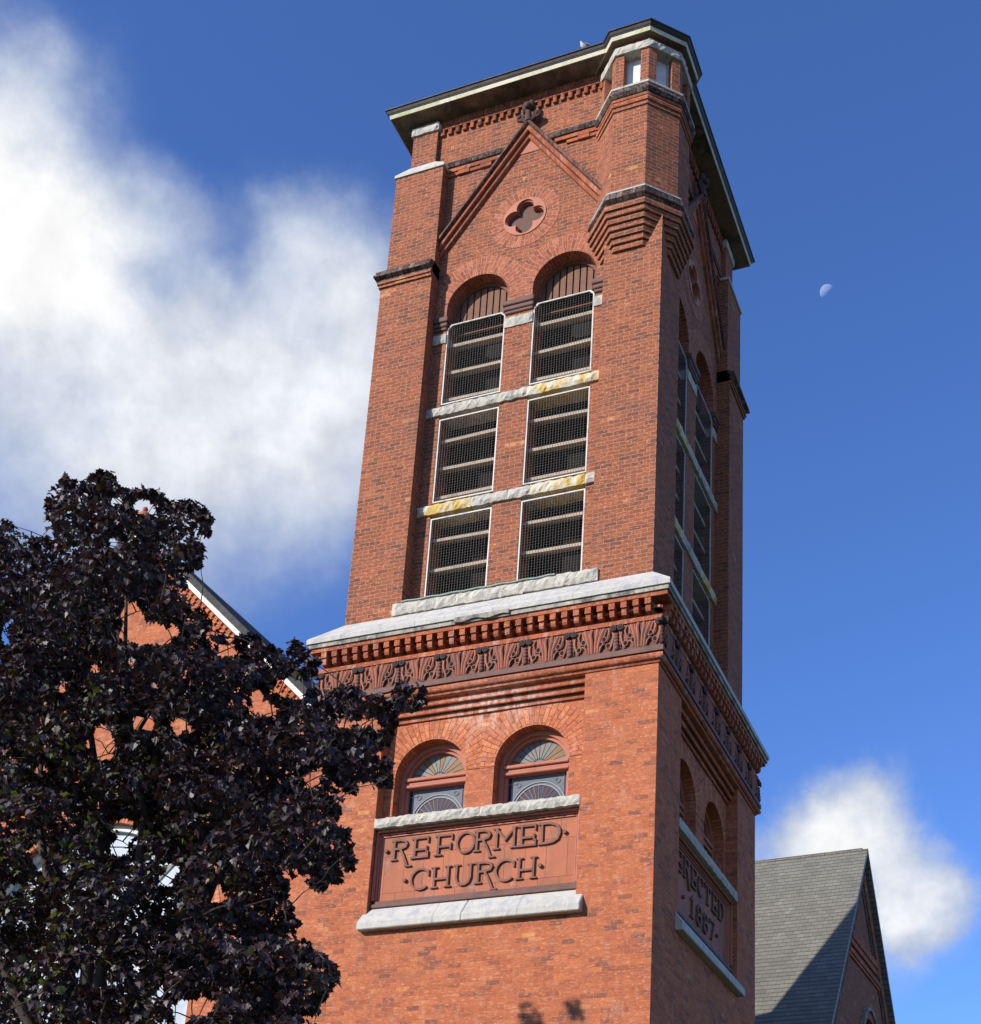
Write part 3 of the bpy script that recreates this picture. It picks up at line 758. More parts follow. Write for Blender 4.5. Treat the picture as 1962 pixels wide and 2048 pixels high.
for m in FACES:
    s = MB()
    n = 30
    for k in range(n):
        u = -.10 + .1775 * k
        if u > 5.22: break
        s.box(m, u - .044, u + .044, -.325, -.10, 12.215, 12.3145)
        pr = [(-.10, 12.214), (-.30, 12.214), (-.30, 12.15), (-.285, 12.115), (-.25, 12.10), (-.10, 12.10)]
        A = [m(u - .036, d, z) for d, z in pr]; B = [m(u + .036, d, z) for d, z in pr]
        s.loft([A, B], True, True, True)
    s.box(m, -.2, 5.2, -.225, -.10, 12.195, 12.232)
    obj('dentil_row', s, 'mould_brick', church)
    # carved leaves: one bay after another
    s = MB()
    starts = [5 + x for x in (-5.19, -4.51, -3.83, -3.155, -2.48, -1.795, -1.11, -.415, .265)]
    for i in range(8):
        a0, a1 = starts[i], starts[i + 1]; uc = (a0 + a1) / 2; hw = (a1 - a0) / 2
        for sg in (-1, 1):
            def P(x, z, d=0.0): return m(uc + sg * x * hw / .34, FD - d, 11.605 + z)
            def curve(ps, r0, r1, dep):
                # smooth through three or four points
                out = []
                for k in range(9):
                    t = k / 8 * (len(ps) - 1); j = min(int(t), len(ps) - 2); f = t - j
                    p0 = ps[max(j - 1, 0)]; p1 = ps[j]; p2 = ps[j + 1]; p3 = ps[min(j + 2, len(ps) - 1)]
                    c = [.5 * ((2 * p1[q]) + (-p0[q] + p2[q]) * f + (2 * p0[q] - 5 * p1[q] + 4 * p2[q] - p3[q]) * f * f + (-p0[q] + 3 * p1[q] - 3 * p2[q] + p3[q]) * f ** 3) for q in (0, 1)]
                    out.append(P(c[0], c[1], dep * math.sin(PI * (.15 + .85 * k / 8))))
                s.tube(out, [r0 + (r1 - r0) * k / 8 for k in range(9)], 6)
            curve([(.022, .0), (.03, .18), (.05, .30), (.04, .385)], .020, .024, .026)
            curve([(.06, .0), (.075, .15), (.11, .27), (.14, .375)], .014, .026, .03)
            curve([(.04, .0), (.055, .15), (.082, .28), (.092, .38)], .010, .016, .022)
            curve([(.08, .0), (.10, .13), (.145, .25), (.175, .37)], .010, .016, .022)
            curve([(.19, .16), (.215, .24), (.225, .30), (.205, .37)], .010, .020, .03)
            curve([(.09, .02), (.12, .09), (.165, .12), (.17, .085)], .014, .012, .035)
            curve([(.225, .02), (.262, .10), (.285, .22), (.26, .36)], .016, .020, .02)
            curve([(.30, .0), (.297, .15), (.305, .28), (.275, .385)], .014, .014, .015)
            for hx, hz in ((.150, .195), (.215, .085), (.098, .125)):
                s.prism(m, [(uc + sg * (hx + .028 * math.cos(q * PI / 5)) * hw / .34, 11.605 + hz + .036 * math.sin(q * PI / 5)) for q in range(10)], [], FD - .034, FD + .02, 1)  # black discs in place of the shade inside carved hollows
                s.tube([P(hx + .033 * math.cos(q * PI / 6), hz + .041 * math.sin(q * PI / 6), .026) for q in range(13)], .008, 5)
    obj('carved_leaves', s, ['frieze_terracotta', 'shade_black'], fz, smooth=50)
    for i in range(9):
        u = starts[i]
        if i == 8: u -= .02
        sc = MB()
        for sg in (-1, 1):
            cu = u + sg * .052
            for r, dd, t_ in ((.038, .05, .015), (.014, .055, .012)):
                sc.tube([m(cu + r * math.cos(q * PI / 6), FD - dd, 11.945 + r * math.sin(q * PI / 6)) for q in range(13)], t_, 5)
            sc.tube([m(cu, FD + .01, 11.945), m(cu, FD - .04, 11.945)], .034, 8)
        obj('scroll', sc, 'black_crust', fz, smooth=50)
        bd = MB()
        for q, (z, r) in enumerate(((11.845, .028), (11.795, .031), (11.74, .035), (11.68, .039), (11.625, .042))): bd.ball(m(u, FD - .03, z), r, 8, 6)
        obj('bead_column', bd, 'dark_terracotta', fz, smooth=60)

gs = MB()
gs.loft([sq(o, z) for o, z in ((.1, 12.381), (.362, 12.383), (.362, 12.448), (.1, 12.45))])
obj('grey_stone_course', gs, 'grey_stone', church)
wv_ = MB()
wv_.loft([sq(o, z) for o, z in ((.1, 12.452), (.386, 12.452), (.390, 12.525), (.372, 12.55), (.0, 12.94), (-.06, 12.945))])
obj('stone_weathering', wv_, 'limestone', church, label='white sloping stone course under the belfry')
# torn flashing hanging at the lip
fl = MB()
for k in range(14):
    u0 = 2.1 + k * .062; dz0 = .03 + .018 * math.sin(k * .9); dz1 = .03 + .018 * math.sin((k + 1) * .9)
    fl.hexa([front(u0, -.396, 12.43 - dz0), front(u0 + .062, -.396, 12.43 - dz1), front(u0, -.366, 12.43 - dz0), front(u0 + .062, -.366, 12.43 - dz1), front(u0, -.398, 12.47), front(u0 + .062, -.398, 12.47), front(u0, -.39, 12.47), front(u0 + .062, -.39, 12.47)])
obj('flashing', fl, 'grey_stone', church)

# ------------------------------------------------------------------ belfry
D_ = 0.25                               # depth of the recess between the piers
BL, BR = 0.96, 4.04                     # recess sides
OC = (1.725, 3.275); OH = 0.53          # the two lights
AZ, AR = 18.90, 0.56                    # arch springing and radius
ZT = 23.14
b = MB()
for m in FACES:
    holes = []
    for c in OC:
        h = [(c - OH, 13.18), (c - OH, 18.52), (c - AR, 18.73)] + [(c - AR * math.cos(PI * k / 28), AZ + AR * math.sin(PI * k / 28)) for k in range(29)] + [(c + AR, 18.73), (c + OH, 18.52), (c + OH, 13.18)]
        holes.append(h)
    quat = []
    QC = (2.49, 20.45)
    for k in range(4):
        base = PI / 2 * k
        for j in range(-9, 10):
            a = base + PI * .618 * j / 9
            quat.append((QC[0] + .203 * math.cos(base) + .157 * math.cos(a), QC[1] + .203 * math.sin(base) + .157 * math.sin(a)))
    QUAT = quat
    L = .25 if m is front else .65
    hi = 4.75 if m is front else 4.35
    b.prism(m, [(.25, 12.2), (hi, 12.2), (hi, ZT), (.25, ZT)], holes + [quat], D_, .65)
b.box(plain, -4.75, -4.40, .651, 4.75, 12.2, ZT); b.box(plain, -4.399, -.651, 4.40, 4.75, 12.2, ZT)
obj('belfry_wall', b, 'belfry_brick', church)
# corner piers: lower shaft, narrower upper shaft, white weathering, slim top and its rough cap stone
for (ax, ay, cx0, cy0, tx0, tx1, ty0, ty1) in ((-5, 0, -4.95, .05, -4.77, -4.27, .15, .75), (-.96, 4.04, -.96, 4.04, -.65, -.15, 4.25, 4.77), (-5, 4.04, -4.95, 4.04, -4.77, -4.27, 4.25, 4.77)):
    b = MB(); b.box(plain, ax, ax + .96, ay, ay + .96, 12.3, 19.70)
    b.box(plain, cx0, cx0 + .91, cy0, cy0 + .91, 19.701, 21.92)
    pier = obj('corner_pier', b, 'belfry_brick', church)
    x0, x1, y0, y1 = cx0 - .025, cx0 + .935, cy0 - .025, cy0 + .935
    s = MB(); s.loft([[Vector((x0, y0, z)), Vector((x1, y0, z)), Vector((x1, y1, z)), Vector((x0, y1, z))] for z in (21.88, 21.935)] + [[Vector((tx0, ty0, 22.16)), Vector((tx1, ty0, 22.16)), Vector((tx1, ty1, 22.16)), Vector((tx0, ty1, 22.16))]], True, True, True)
    obj('pier_weathering', s, 'limestone', pier)
    s = MB(); s.box(plain, tx0 + .01, tx1 - .01, ty0 + .02, ty1 - .02, 22.0, ZT); obj('pier_top', s, 'belfry_brick', pier)
    s = MB(); c0, c1, d0, d1 = tx0 - .015, tx1 + .015, ty0 - .015, ty1 + .015
    s.rock(lambda u, d, z: Vector((u, d, z)), c0, c1, 22.885, 23.052, d0, d0 + .2, .03, .05)
    s.rock(lambda u, d, z: Vector((-d, u, z)), d0, d1, 22.885, 23.052, -c1, -c1 + .2, .03, .05)
    s.rock(lambda u, d, z: Vector((d, u, z)), d0, d1, 22.885, 23.052, c0, c0 + .2, .03, .05)
    obj('cap_stone', s, 'rough_stone', pier)
b = MB(); b.box(plain, -.96, 0, 0, .96, 12.3, 19.72); obj('corner_pier', b, 'belfry_brick', church)
# added black block that keeps the belfry openings dark
b = MB(); b.box(plain, -4.3, -.75, .9, 4.3, 12.2, 19.9); obj('dark_core', b, 'shade_black', church)

for m in FACES:
    # sill slab with copper flashing
    s = MB(); s.rock(m, BL - .13, 1.9, 12.945, 13.15, -.03, .4, .04, .06); s.rock(m, 1.904, 3.0, 12.945, 13.15, -.03, .4, .04, .06); s.rock(m, 3.004, BR + .13, 12.945, 13.15, -.03, .4, .04, .06)
    obj('stone_sill', s, 'rough_stone', church)
    s = MB()
    for k in range(24):
        u0 = BL + .03 + k * .105; zz = 13.150 + .008 * math.sin(k * 1.7); z2 = 13.150 + .008 * math.sin((k + 1) * 1.7)
        s.hexa([m(u0, -.066, zz - .012), m(u0 + .105, -.066, z2 - .012), m(u0, .38, zz + .006), m(u0 + .105, .38, z2 + .006), m(u0, -.066, zz + .006), m(u0 + .105, -.066, z2 + .006), m(u0, .38, zz + .028), m(u0 + .105, .38, z2 + .028)])
    obj('copper_flashing', s, 'copper', church)
    # the two stone bands that cross the lights
    for z0, z1, split, lich in ((16.725, 16.895, 2.74, (0, 1)), (14.845, 15.02, 2.54, (2, 1))):
        parts = [(BL + .003, split - .002, 'rough_stone'), (split + .002, BR - .003, 'lichen_stone')]
        if lich[0] == 2: parts = [(BL + .003, 1.9, 'lichen_stone'), (1.904, 2.52, 'rough_stone'), (2.524, 2.9, 'rough_stone'), (2.904, 3.8, 'lichen_stone'), (3.804, BR - .003, 'rough_stone')]
        s = MB(); mats = ['rough_stone', 'lichen_stone']
        for a0, a1, mt in parts: s.rock(m, a0, a1, z0, z1, D_ - .035, .60, .035, .05, mi=mats.index(mt))
        obj('stone_band', s, mats, church, label='rough white stone band with yellow lichen across the louvred lights')
    # imposts and the white blocks below them
    for a0, a1, w0, w1 in ((BL + .002, OC[0] - OH, 0, 1), (OC[0] + OH, OC[1] - OH, 1, 1), (OC[1] + OH, BR - .002, 1, 0)):
        s = MB()
        for z0, z1, pr, ov in ((18.46, 18.52, .03, .006), (18.52, 18.60, .05, .02), (18.60, 18.70, .075, .035)):
            s.box(m, a0 - ov * w0, a1 + ov * w1, D_ - pr, .55, z0, z1)
        obj('impost', s, 'dark_terracotta', church, bevel=.012)
        s = MB(); s.rock(m, a0 - .004 * w0, a1 + .004 * w1, 18.20, 18.39, D_ - .015, .5, .025, .05)
        obj('stone_block', s, 'rough_stone', church)
    # arches
    for k, c in enumerate(OC):
        a = MB()
        cl, cr = (BL + .003, 2.4995) if k == 0 else (2.5005, BR - .003)
        a.arch_ring(m, c, AZ, AR - .003, .93, cl, cr, D_ - .006, .60)
        for sg in (-1, 1):          # stilted feet of the arch
            e = cl if sg < 0 else cr
            x0, x1 = sorted((c + sg * (AR - .003), e))
            a.box(m, x0, x1, D_ - .006, .55, 18.702, AZ)
        obj('brick_arch', a, 'belfry_arch_brick', church)
        # wooden tympanum: upright slats
        win = MB()
        for (z0, z1, ch) in ((16.985, 18.565, .06), (15.10, 16.67, 0), (13.30, 14.78, 0)):
            pass
        t = MB()
        x = c - AR + .02
        while x < c + AR - .02:
            wd = .093
            h0 = AZ + math.sqrt(max(0.0, (AR + .05) ** 2 - (x - c) ** 2)) if abs(x - c) < AR + .05 else AZ
            h1 = AZ + math.sqrt(max(0.0, (AR + .05) ** 2 - (x + wd - c) ** 2)) if abs(x + wd - c) < AR + .05 else AZ
            hm = max(h0, h1)
            t.prism(m, [(x, 18.80), (x + wd, 18.80), (x + wd, min(h1, AZ + AR + .0)), (x, min(h0, AZ + AR + .0))], [], .50, .53)
            x += wd + .026
        tym = obj('slatted_tympanum', t, 'brown_wood', church)
        t = MB(); t.prism(m, arch(c, 18.52, AZ, AR - .001, 24), [arch(c, 18.50, AZ, AR - .055, 24)], .46, .499)
        obj('tympanum_rim', t, 'brown_wood', tym)
        # three louvred lights, one above another
        for (z0, z1, ch) in ((16.965, 18.565, .07), (15.085, 16.675, 0), (13.205, 14.79, 0)):
            fr = MB()
            def outline(o):
                a0, a1, b0, b1 = c - OH + .004 + o, c + OH - .004 - o, z0 + o, z1 - o
                if ch: return [(a0, b0), (a1, b0), (a1, b1 - ch), (a1 - ch, b1), (a0 + ch, b1), (a0, b1 - ch)]
                return [(a0, b0), (a1, b0), (a1, b1), (a0, b1)]
            fr.prism(m, outline(0), [outline(.021)], D_ + .006, D_ + .028)
            lv = obj('louvred_light', fr, 'white_paint', church)
            ms = MB()
            uu = c - OH + .05
            sag = random.uniform(-.01, .01)
            while uu < c + OH - .045:
                w_ = .0016
                ms.box(m, uu - w_, uu + w_, D_ + .0145, D_ + .017, z0 + .035, z1 - .034 - (ch * .4 if ch else 0)); uu += .046
            zz = z0 + .05
            while zz < z1 - .04:
                ms.box(m, c - OH + .038, c + OH - .038, D_ + .0172, D_ + .0192, zz - .0007, zz + .0007); zz += .048
            obj('wire_mesh', ms, 'wire', lv)
            for fq in (.08, .42, .76):
                zz = z0 + .02 + (z1 - z0) * fq
                sl = MB()
                tl = random.uniform(-.012, .012)
                sl.hexa([m(c - OH + .002, .36, zz - .012 + tl), m(c + OH - .002, .36, zz - .012 - tl), m(c - OH + .002, .53, zz + .045 + tl), m(c + OH - .002, .53, zz + .045 - tl),
                         m(c - OH + .002, .35, zz + .034 + tl), m(c + OH - .002, .35, zz + .034 - tl), m(c - OH + .002, .52, zz + .091 + tl), m(c + OH - .002, .52, zz + .091 - tl)])
                obj('louvre_board', sl, 'louvre_wood', lv)
    # quatrefoil
    s = MB()
    s.arch_ring(m, QC[0], QC[1], .385, .63, -9, 9, D_ - .005, D_ + .02, 0, 2 * PI, 64, rm=.5)
    obj('brick_ring', s, 'belfry_arch_brick', church)
    s = MB()
    big = [(QC[0] + .384 * math.cos(k * PI / 24), QC[1] + .384 * math.sin(k * PI / 24)) for k in range(48)]
    s.prism(m, big, [[(QC[0] + (u - QC[0]) * .995, QC[1] + (z - QC[1]) * .995) for u, z in QUAT]], D_ - .02, D_ + .03)
    qf = obj('quatrefoil', s, 'pale_terracotta', church)
    s = MB()
    def qs(f): return [(QC[0] + (u - QC[0]) * f, QC[1] + (z - QC[1]) * f) for u, z in QUAT]
    s.prism(m, qs(.993), [qs(.93)], D_ + .01, D_ + .084)
    obj('quatrefoil_rim', s, 'terracotta', qf)
    s = MB(); s.box(m, QC[0] - .36, QC[0] + .36, D_ + .085, D_ + .2, QC[1] - .36, QC[1] + .36)
    obj('quatrefoil_back', s, 'quatre_back', qf)
    # steep gable hood
    apx = (2.49, 22.47); sl_ = 2.10 / 1.51
    def hood(name, off, wd, d0, mat, bev=None):
        s = MB()
        cs = math.cos(math.atan(sl_)); k = 1 / cs
        for sg in (-1, 1):
            ue = BL + .002 if sg < 0 else BR - .002
            top = lambda u, o: apx[1] - o * k - sl_ * abs(u - apx[0])
            A = [m(u, d, z) for u, z in ((apx[0], top(apx[0], off)), (ue, top(ue, off)), (ue, top(ue, off + wd)), (apx[0], top(apx[0], off + wd))) for d in ()]
            q = [(apx[0], top(apx[0], off)), (ue, top(ue, off)), (ue, top(ue, off + wd)), (apx[0], top(apx[0], off + wd))]
            F = [m(u, d0, z) for u, z in q]; Bk = [m(u, D_ + .03, z) for u, z in q]
            L_ = math.hypot(ue - apx[0], (ue - apx[0]) * sl_)
            s.face(F, [(0, 0), (L_, 0), (L_, .3), (0, .3)])
            for i in range(4):
                j = (i + 1) % 4
                s.face([F[i], F[j], Bk[j], Bk[i]], [(0, 0), (L_, 0), (L_, .1), (0, .1)] if i in (0, 2) else None)
        return obj(name, s, mat, church, bevel=bev)
    hood('hood_coping', 0.0, .055, D_ - .165, 'hood_brick', .012)
    hood('hood_moulding', .056, .075, D_ - .115, 'mould_brick', .01)
    hood('hood_moulding', .132, .07, D_ - .06, 'mould_brick', .01)
    # terracotta kneeler in the gable's point
    s = MB(); s.prism(m, [(apx[0], apx[1] - .345), (apx[0] - .2, apx[1] - .345 - .2 * sl_), (apx[0] + .2, apx[1] - .345 - .2 * sl_)], [], D_ - .012, D_ + .02)
    obj('gable_point', s, 'terracotta', church)
    # finial: bud with side scrolls
    s = MB()
    fu, fzz = apx[0], apx[1] + .02
    pts = [m(fu, D_ - .12, fzz - .1), m(fu, D_ - .14, fzz + .06), m(fu, D_ - .15, fzz + .2)]
    s.tube(pts, [.085, .07, .06], 8)
    s.ball(m(fu - .04, D_ - .15, fzz + .25), .095, 10, 8, (1, 1, 1.35)); s.ball(m(fu + .06, D_ - .15, fzz + .30), .075, 8, 6, (1, 1, 1.5)); s.ball(m(fu - .10, D_ - .12, fzz + .22), .05, 8, 6, (1, 1, 1.6))
    s.ball(m(fu + .01, D_ - .22, fzz + .22), .075, 8, 6)
    for sg in (-1, 1):
        for r, t_ in ((.062, .036), (.022, .024)):
            s.tube([m(fu + sg * .17 + r * math.cos(k * PI / 6), D_ - .13, fzz + .04 + r * math.sin(k * PI / 6)) for k in range(13)], t_, 6)
        s.tube([m(fu + sg * .06, D_ - .12, fzz - .06), m(fu + sg * .15, D_ - .13, fzz + .0)], .05, 6)
        s.ball(m(fu + sg * .19, D_ - .14, fzz + .06), .05, 8, 6)
    s.v = [m(fu, D_ - .1, fzz) + (v - m(fu, D_ - .1, fzz)) * .86 for v in s.v]
    obj('finial', s, 'crusted_terracotta', church, smooth=50)
    # string course in the spandrels, each side of the hood, and stepped bricks below it
    for u0, u1 in ((BL + .002, apx[0] - .365), (apx[0] + .365, 3.86)):
        s = MB()
        prof = [(D_ - .02, 21.945), (D_ - .075, 21.95), (D_ - .10, 21.99), (D_ - .075, 22.02), (D_ - .06, 22.03), (D_ - .075, 22.06), (D_ - .02, 22.10), (D_ + .03, 22.11), (D_ + .03, 21.945)]
        lo_ = lambda z, u: u
        A = [m(u0 if u0 < apx[0] else apx[0] + (apx[1] - z) / sl_ + .002, d, z) for d, z in prof]
        B = [m(u1 if u1 > apx[0] else apx[0] - (apx[1] - z) / sl_ - .002, d, z) for d, z in prof]
        s.loft([A, B], True, True, True)
        obj('string_course', s, 'dark_brick', church)
        s = MB()
        a0 = u0 if u0 < apx[0] else apx[0] + .48; a1 = u1 if u1 > apx[0] else apx[0] - .48
        s.box(m, a0, a1, D_ - .05, D_ + .02, 21.865, 21.943)
        x = a0; k = 0
        while x < a1 - .05:
            x2 = min(x + .21, a1)
            if k % 2 == (0 if u0 > apx[0] else 1) and not (x2 > apx[0] - .6 and x < apx[0] + .6): s.box(m, x, x2 - .004, D_ - .045, D_ + .02, 21.78, 21.862)
            elif not (x2 > apx[0] - .55 and x < apx[0] + .55): s.box(m, x, x2 - .004, D_ - .028, D_ + .02, 21.79, 21.86)
            x = x2; k += 1
        obj('corbel_course', s, 'mould_brick', church)
    # dentils and the course of upright bricks under the eaves
    s = MB()
    s.box(m, BL - .28, 3.82, D_ - .03, D_ + .02, 22.93, ZT - .003)
    s.box(m, BL - .28, 3.82, D_ - .05, D_ + .02, 22.905, 22.928)
    u = BL - .2
    while u < 3.78:
        s.box(m, u, u + .07, D_ - .045, D_ + .02, 22.785, 22.904); u += .142
    obj('dentil_row', s, 'upright_brick', church)

# ---- string round the left and far piers
pr = [(0.002, 19.55), (.035, 19.555), (.035, 19.60), (.105, 19.625), (.105, 19.665), (.075, 19.70), (.08, 19.74), (-.045, 19.80)]
for k in (0, 1):
    s = MB()
    if k == 0: s.loft([[Vector((-5 - o, -o, z)), Vector((-4.04, -o, z)), Vector((-4.04, .96, z)), Vector((-5 - o, .96, z))] for o, z in pr], True, True, True)
    else: s.loft([[Vector((-.96, 4.04, z)), Vector((o, 4.04, z)), Vector((o, 5 + o, z)), Vector((-.96, 5 + o, z))] for o, z in pr], True, True, True)
    obj('string_course', s, 'dark_brick', church)
    s = MB()
    for o, z0, z1 in ((.03, 19.44, 19.498), (.05, 19.497, 19.548)):
        if k == 0: s.box(plain, -5 - o, -4.042, -o, .9, z0, z1)
        else: s.box(plain, -.9, o, 4.042, 5 + o, z0, z1)
    obj('corbel_course', s, 'belfry_brick', church)

# ---- corner turret
s = MB()
tb = MB()
zc = [18.90 + .104 * k for k in range(9)]
for k in range(7):
    r = (.555 + .0355 * (k + 1)) / math.cos(PI / 8)
    tb.loft([octo(r, zc[k] + .002), octo(r, zc[k + 1] - .004)], True, True, True)
turret = obj('corner_turret', tb, 'belfry_brick', church, label='octagonal brick corner turret corbelled out at the top of the tower')
SR = .70 / math.cos(PI / 8)
s = MB(); s.loft([octo(SR + .02, 19.63), octo(SR + .02, 19.70)], True, True, True); obj('corbel_course', s, 'belfry_brick', turret)
s = MB(); s.loft([octo(SR, 19.7), octo(SR, 22.06)], True, True, True); obj('turret_shaft', s, 'belfry_brick', turret)
def tring(name, prof, mat, **k):
    s = MB(); s.loft([octo(SR + o / math.cos(PI / 8), z) for o, z in prof], True, True, True); return obj(name, s, mat, turret, **k)
tring('string_course', [(0, 19.70), (.05, 19.705), (.105, 19.75), (.105, 19.80), (.08, 19.83), (.085, 19.87), (.07, 19.885)], 'dark_brick')
tring('stone_weathering', [(.078, 19.887), (.078, 19.91), (.002, 20.0), (0, 20.0)], 'limestone')
tring('corbel_course', [(0, 21.66), (.02, 21.665), (.02, 21.73), (0, 21.731)], 'belfry_brick')
tring('roll_moulding', [(.02, 21.735), (.04, 21.74), (.05, 21.78), (.04, 21.82), (.02, 21.83)], 'mould_brick')
tring('brick_band', [(.0, 21.832), (.045, 21.835), (.045, 21.89), (0, 21.892)], 'belfry_brick')
tring('string_course', [(0, 21.895), (.06, 21.90), (.10, 21.95), (.095, 21.99), (.07, 22.01), (.08, 22.05), (.06, 22.065)], 'dark_brick')
tring('stone_sill', [(.06, 22.067), (.075, 22.07), (.075, 22.11), (.01, 22.14), (-.1, 22.14)], 'rough_stone')
# window stage: a wall with an opening in each side
s = MB(); gl = MB(); fr = MB()
ap = .695; hwd = ap * math.tan(PI / 8)
for k in range(8):
    a = R_(45 * k)
    nx, ny = math.cos(a), math.sin(a)
    def tm(u, d, z, nx=nx, ny=ny): return Vector((TC[0] + nx * (ap - d) - ny * u * (ap - d) / ap if abs(abs(u) - hwd) < 1e-6 else TC[0] + nx * (ap - d) - ny * u, TC[1] + ny * (ap - d) + nx * u * (ap - d) / ap if abs(abs(u) - hwd) < 1e-6 else TC[1] + ny * (ap - d) + nx * u, z))
    s.prism(tm, [(-hwd, 22.12), (hwd, 22.12), (hwd, ZT), (-hwd, ZT)], [[(-.145, 22.13), (.145, 22.13), (.145, 22.96), (-.145, 22.96)]], 0, .2)
    gl.box(tm, -.144, .144, .16, .18, 22.131, 22.959)
    for q0, q1 in ((-.144, -.115), (.115, .144)): fr.box(tm, q0, q1, .13, .158, 22.131, 22.959)
    fr.box(tm, -.114, .114, .13, .158, 22.93, 22.959)
obj('window_stage', s, 'belfry_brick', turret)
obj('turret_window', gl, 'glass_turret', turret)
obj('window_frame', fr, 'white_paint', turret)
s = MB()
for k in range(8):
    a = R_(45 * k); nx, ny = math.cos(a), math.sin(a)
    ap2 = ap + .03; hw2 = ap2 * math.tan(PI / 8)
    def tm(u, d, z, nx=nx, ny=ny, ap2=ap2): return Vector((TC[0] + nx * (ap2 - d) - ny * u, TC[1] + ny * (ap2 - d) + nx * u, z))
    s.rock(tm, -hw2, .05, 22.90, 23.052, 0, .22, .03, .05); s.rock(tm, .054, hw2, 22.90, 23.052, 0, .22, .02, .05)
obj('stone_lintel', s, 'rough_stone', turret)

# ---- roof cornice and roof
def cornice(ring, dz):
    s = MB(); s.loft([ring(o, z + dz) for o, z in ((-.62, ZT + .004), (.098, ZT + .004))]); obj('soffit', s, 'soffit', church)
    s = MB(); s.loft([ring(o, z + dz) for o, z in ((.098, ZT + .003), (.108, ZT + .0), (.122, ZT + .072), (.11, ZT + .075))]); obj('fascia_board', s, 'cream_paint', church)
    s = MB(); s.loft([ring(o, z + dz) for o, z in ((.11, ZT + .076), (.128, ZT + .078), (.138, ZT + .095), (.145, ZT + .10), (.165, ZT + .14), (.185, ZT + .15), (.187, ZT + .163), (.14, ZT + .168))]); obj('gutter', s, 'gutter_metal', church)
def cut(o, z):          # the tower's square, its near corner left to the turret
    return [Vector((-5 - o, -o, z)), Vector((-.6, -o, z)), Vector((o, .6, z)), Vector((o, 5 + o, z)), Vector((-5 - o, 5 + o, z))]
cornice(cut, 0)
cornice(lambda o, z: octo((.70 + max(o, -.3)) / math.cos(PI / 8), z), -.003)
s = MB(); s.loft([cut(.14, ZT + .166), [Vector((-2.5, 2.5, ZT + .3))] * 5]); obj('roof', s, 'dark_slate', church)
s = MB(); s.loft([octo((.70 + .14) / math.cos(PI / 8), ZT + .167), [Vector((TC[0], TC[1], ZT + .26))] * 8]); obj('turret_roof', s, 'dark_slate', church)
# iron bracket left of the eaves

# ------------------------------------------------------------------ nave: gable to the street, west of the tower
NX, NZ = -9.22, 15.42
b = MB()
NR = 2.2
hole = arch(NX, 2.6, 7.95, NR, 36)
NW = 4.25
b.prism(plain, [(NX - NW, 0), (NX + NW - .12, 0), (NX + NW - .12, NZ - NW + .12 - .22), (NX, NZ - .22), (NX - NW, NZ - NW - .22)], [hole], .06, .55)
b.box(plain, NX - NW, NX - NW + .4, .551, 24, 0, NZ - NW - .3); b.box(plain, -5.2 - .35, -5.2, 5.19, 24, 0, NZ - NW - .3)
obj('nave_wall', b, 'tower_brick', church)
s = MB()
s.arch_ring(plain, NX, 7.95, NR - .003, NR + .42, -99, 99, .05, .5, 0, PI, 70)
obj('brick_arch', s, 'arch_brick', church)
w_ = MB()
w_.prism(plain, arch(NX, 2.62, 7.95, NR - .005, 36), [arch(NX, 2.74, 7.95, NR - .10, 36)], .18, .32)
for x in (-1.12, -.37, .37, 1.12): w_.box(plain, NX + x - .04, NX + x + .04, .2, .32, 2.7, 7.95 + (.0 if abs(x) > 1 else .02))
nwin = obj('arched_window', w_, 'white_paint', church, label='large round-arched nave window with pale storm glazing behind the tree')
s = MB()
for z in (4.0, 5.3, 6.6, 7.95): s.box(plain, NX - NR + .1, NX + NR - .1, .215, .31, z - .04, z + .04)
for k in range(1, 4):
    a = PI * k / 4; s.tube([(NX + .7 * math.cos(a), .26, 7.95 + .7 * math.sin(a)), (NX + 2.08 * math.cos(a), .26, 7.95 + 2.08 * math.sin(a))], .035, 6)
s.tube([(NX + .7 * math.cos(PI * k / 16), .26, 7.95 + .7 * math.sin(PI * k / 16)) for k in range(17)], .035, 6)
obj('glazing_bar', s, 'white_paint', nwin)
s = MB(); s.prism(plain, arch(NX, 2.7, 7.95, NR - .06, 36), [], .27, .29); obj('storm_glass', s, 'glass_storm', nwin)
# raking cornice, white board, roof edge
for sg in (-1, 1):
    K = math.sqrt(.5)
    def rk_(t, o, y): return Vector((NX + sg * (t * K + o * K), y, NZ - t * K + o * K))   # t down the slope, o outward
    T1 = 5.9 if sg < 0 else 5.72
    s = MB()
    s.hexa([rk_(t, o, y) for o in (-.045, .03) for y in (-.10, .06) for t in (0.0 if sg > 0 else .0, T1)])
    obj('verge_board', s, 'white_paint', church)
    s = MB()
    s.hexa([rk_(t, o, y) for o in (-.205, -.05) for y in (.015, .08) for t in (.15, T1)])
    t = .2
    while t < T1 - .1:
        s.hexa([rk_(tt, o, y) for o in (-.195, -.135) for y in (-.03, .014) for tt in (t, t + .08)])
        s.hexa([rk_(tt, o, y) for o in (-.12, -.06) for y in (-.05, .013) for tt in (t, t + .08)]); t += .135
    obj('raking_dentils', s, 'arch_brick', church)
    s = MB()
    s.hexa([rk_(t, o, y) for o in (.031, .14) for y in (-.13, 24.3) for t in (-.10 if sg > 0 else .0, T1 + (.5 if sg < 0 else .05))])
    obj('nave_roof', s, 'dark_slate', church)
s = MB(); s.ball((NX, 0.0, NZ + .36), .13, 12, 8); s.tube([(NX, 0, NZ + .05), (NX, 0, NZ + .3)], [.12, .07], 8); s.ball((NX, 0, NZ + .54), .05, 8, 6)
obj('gable_finial', s, 'terracotta', church, smooth=60)

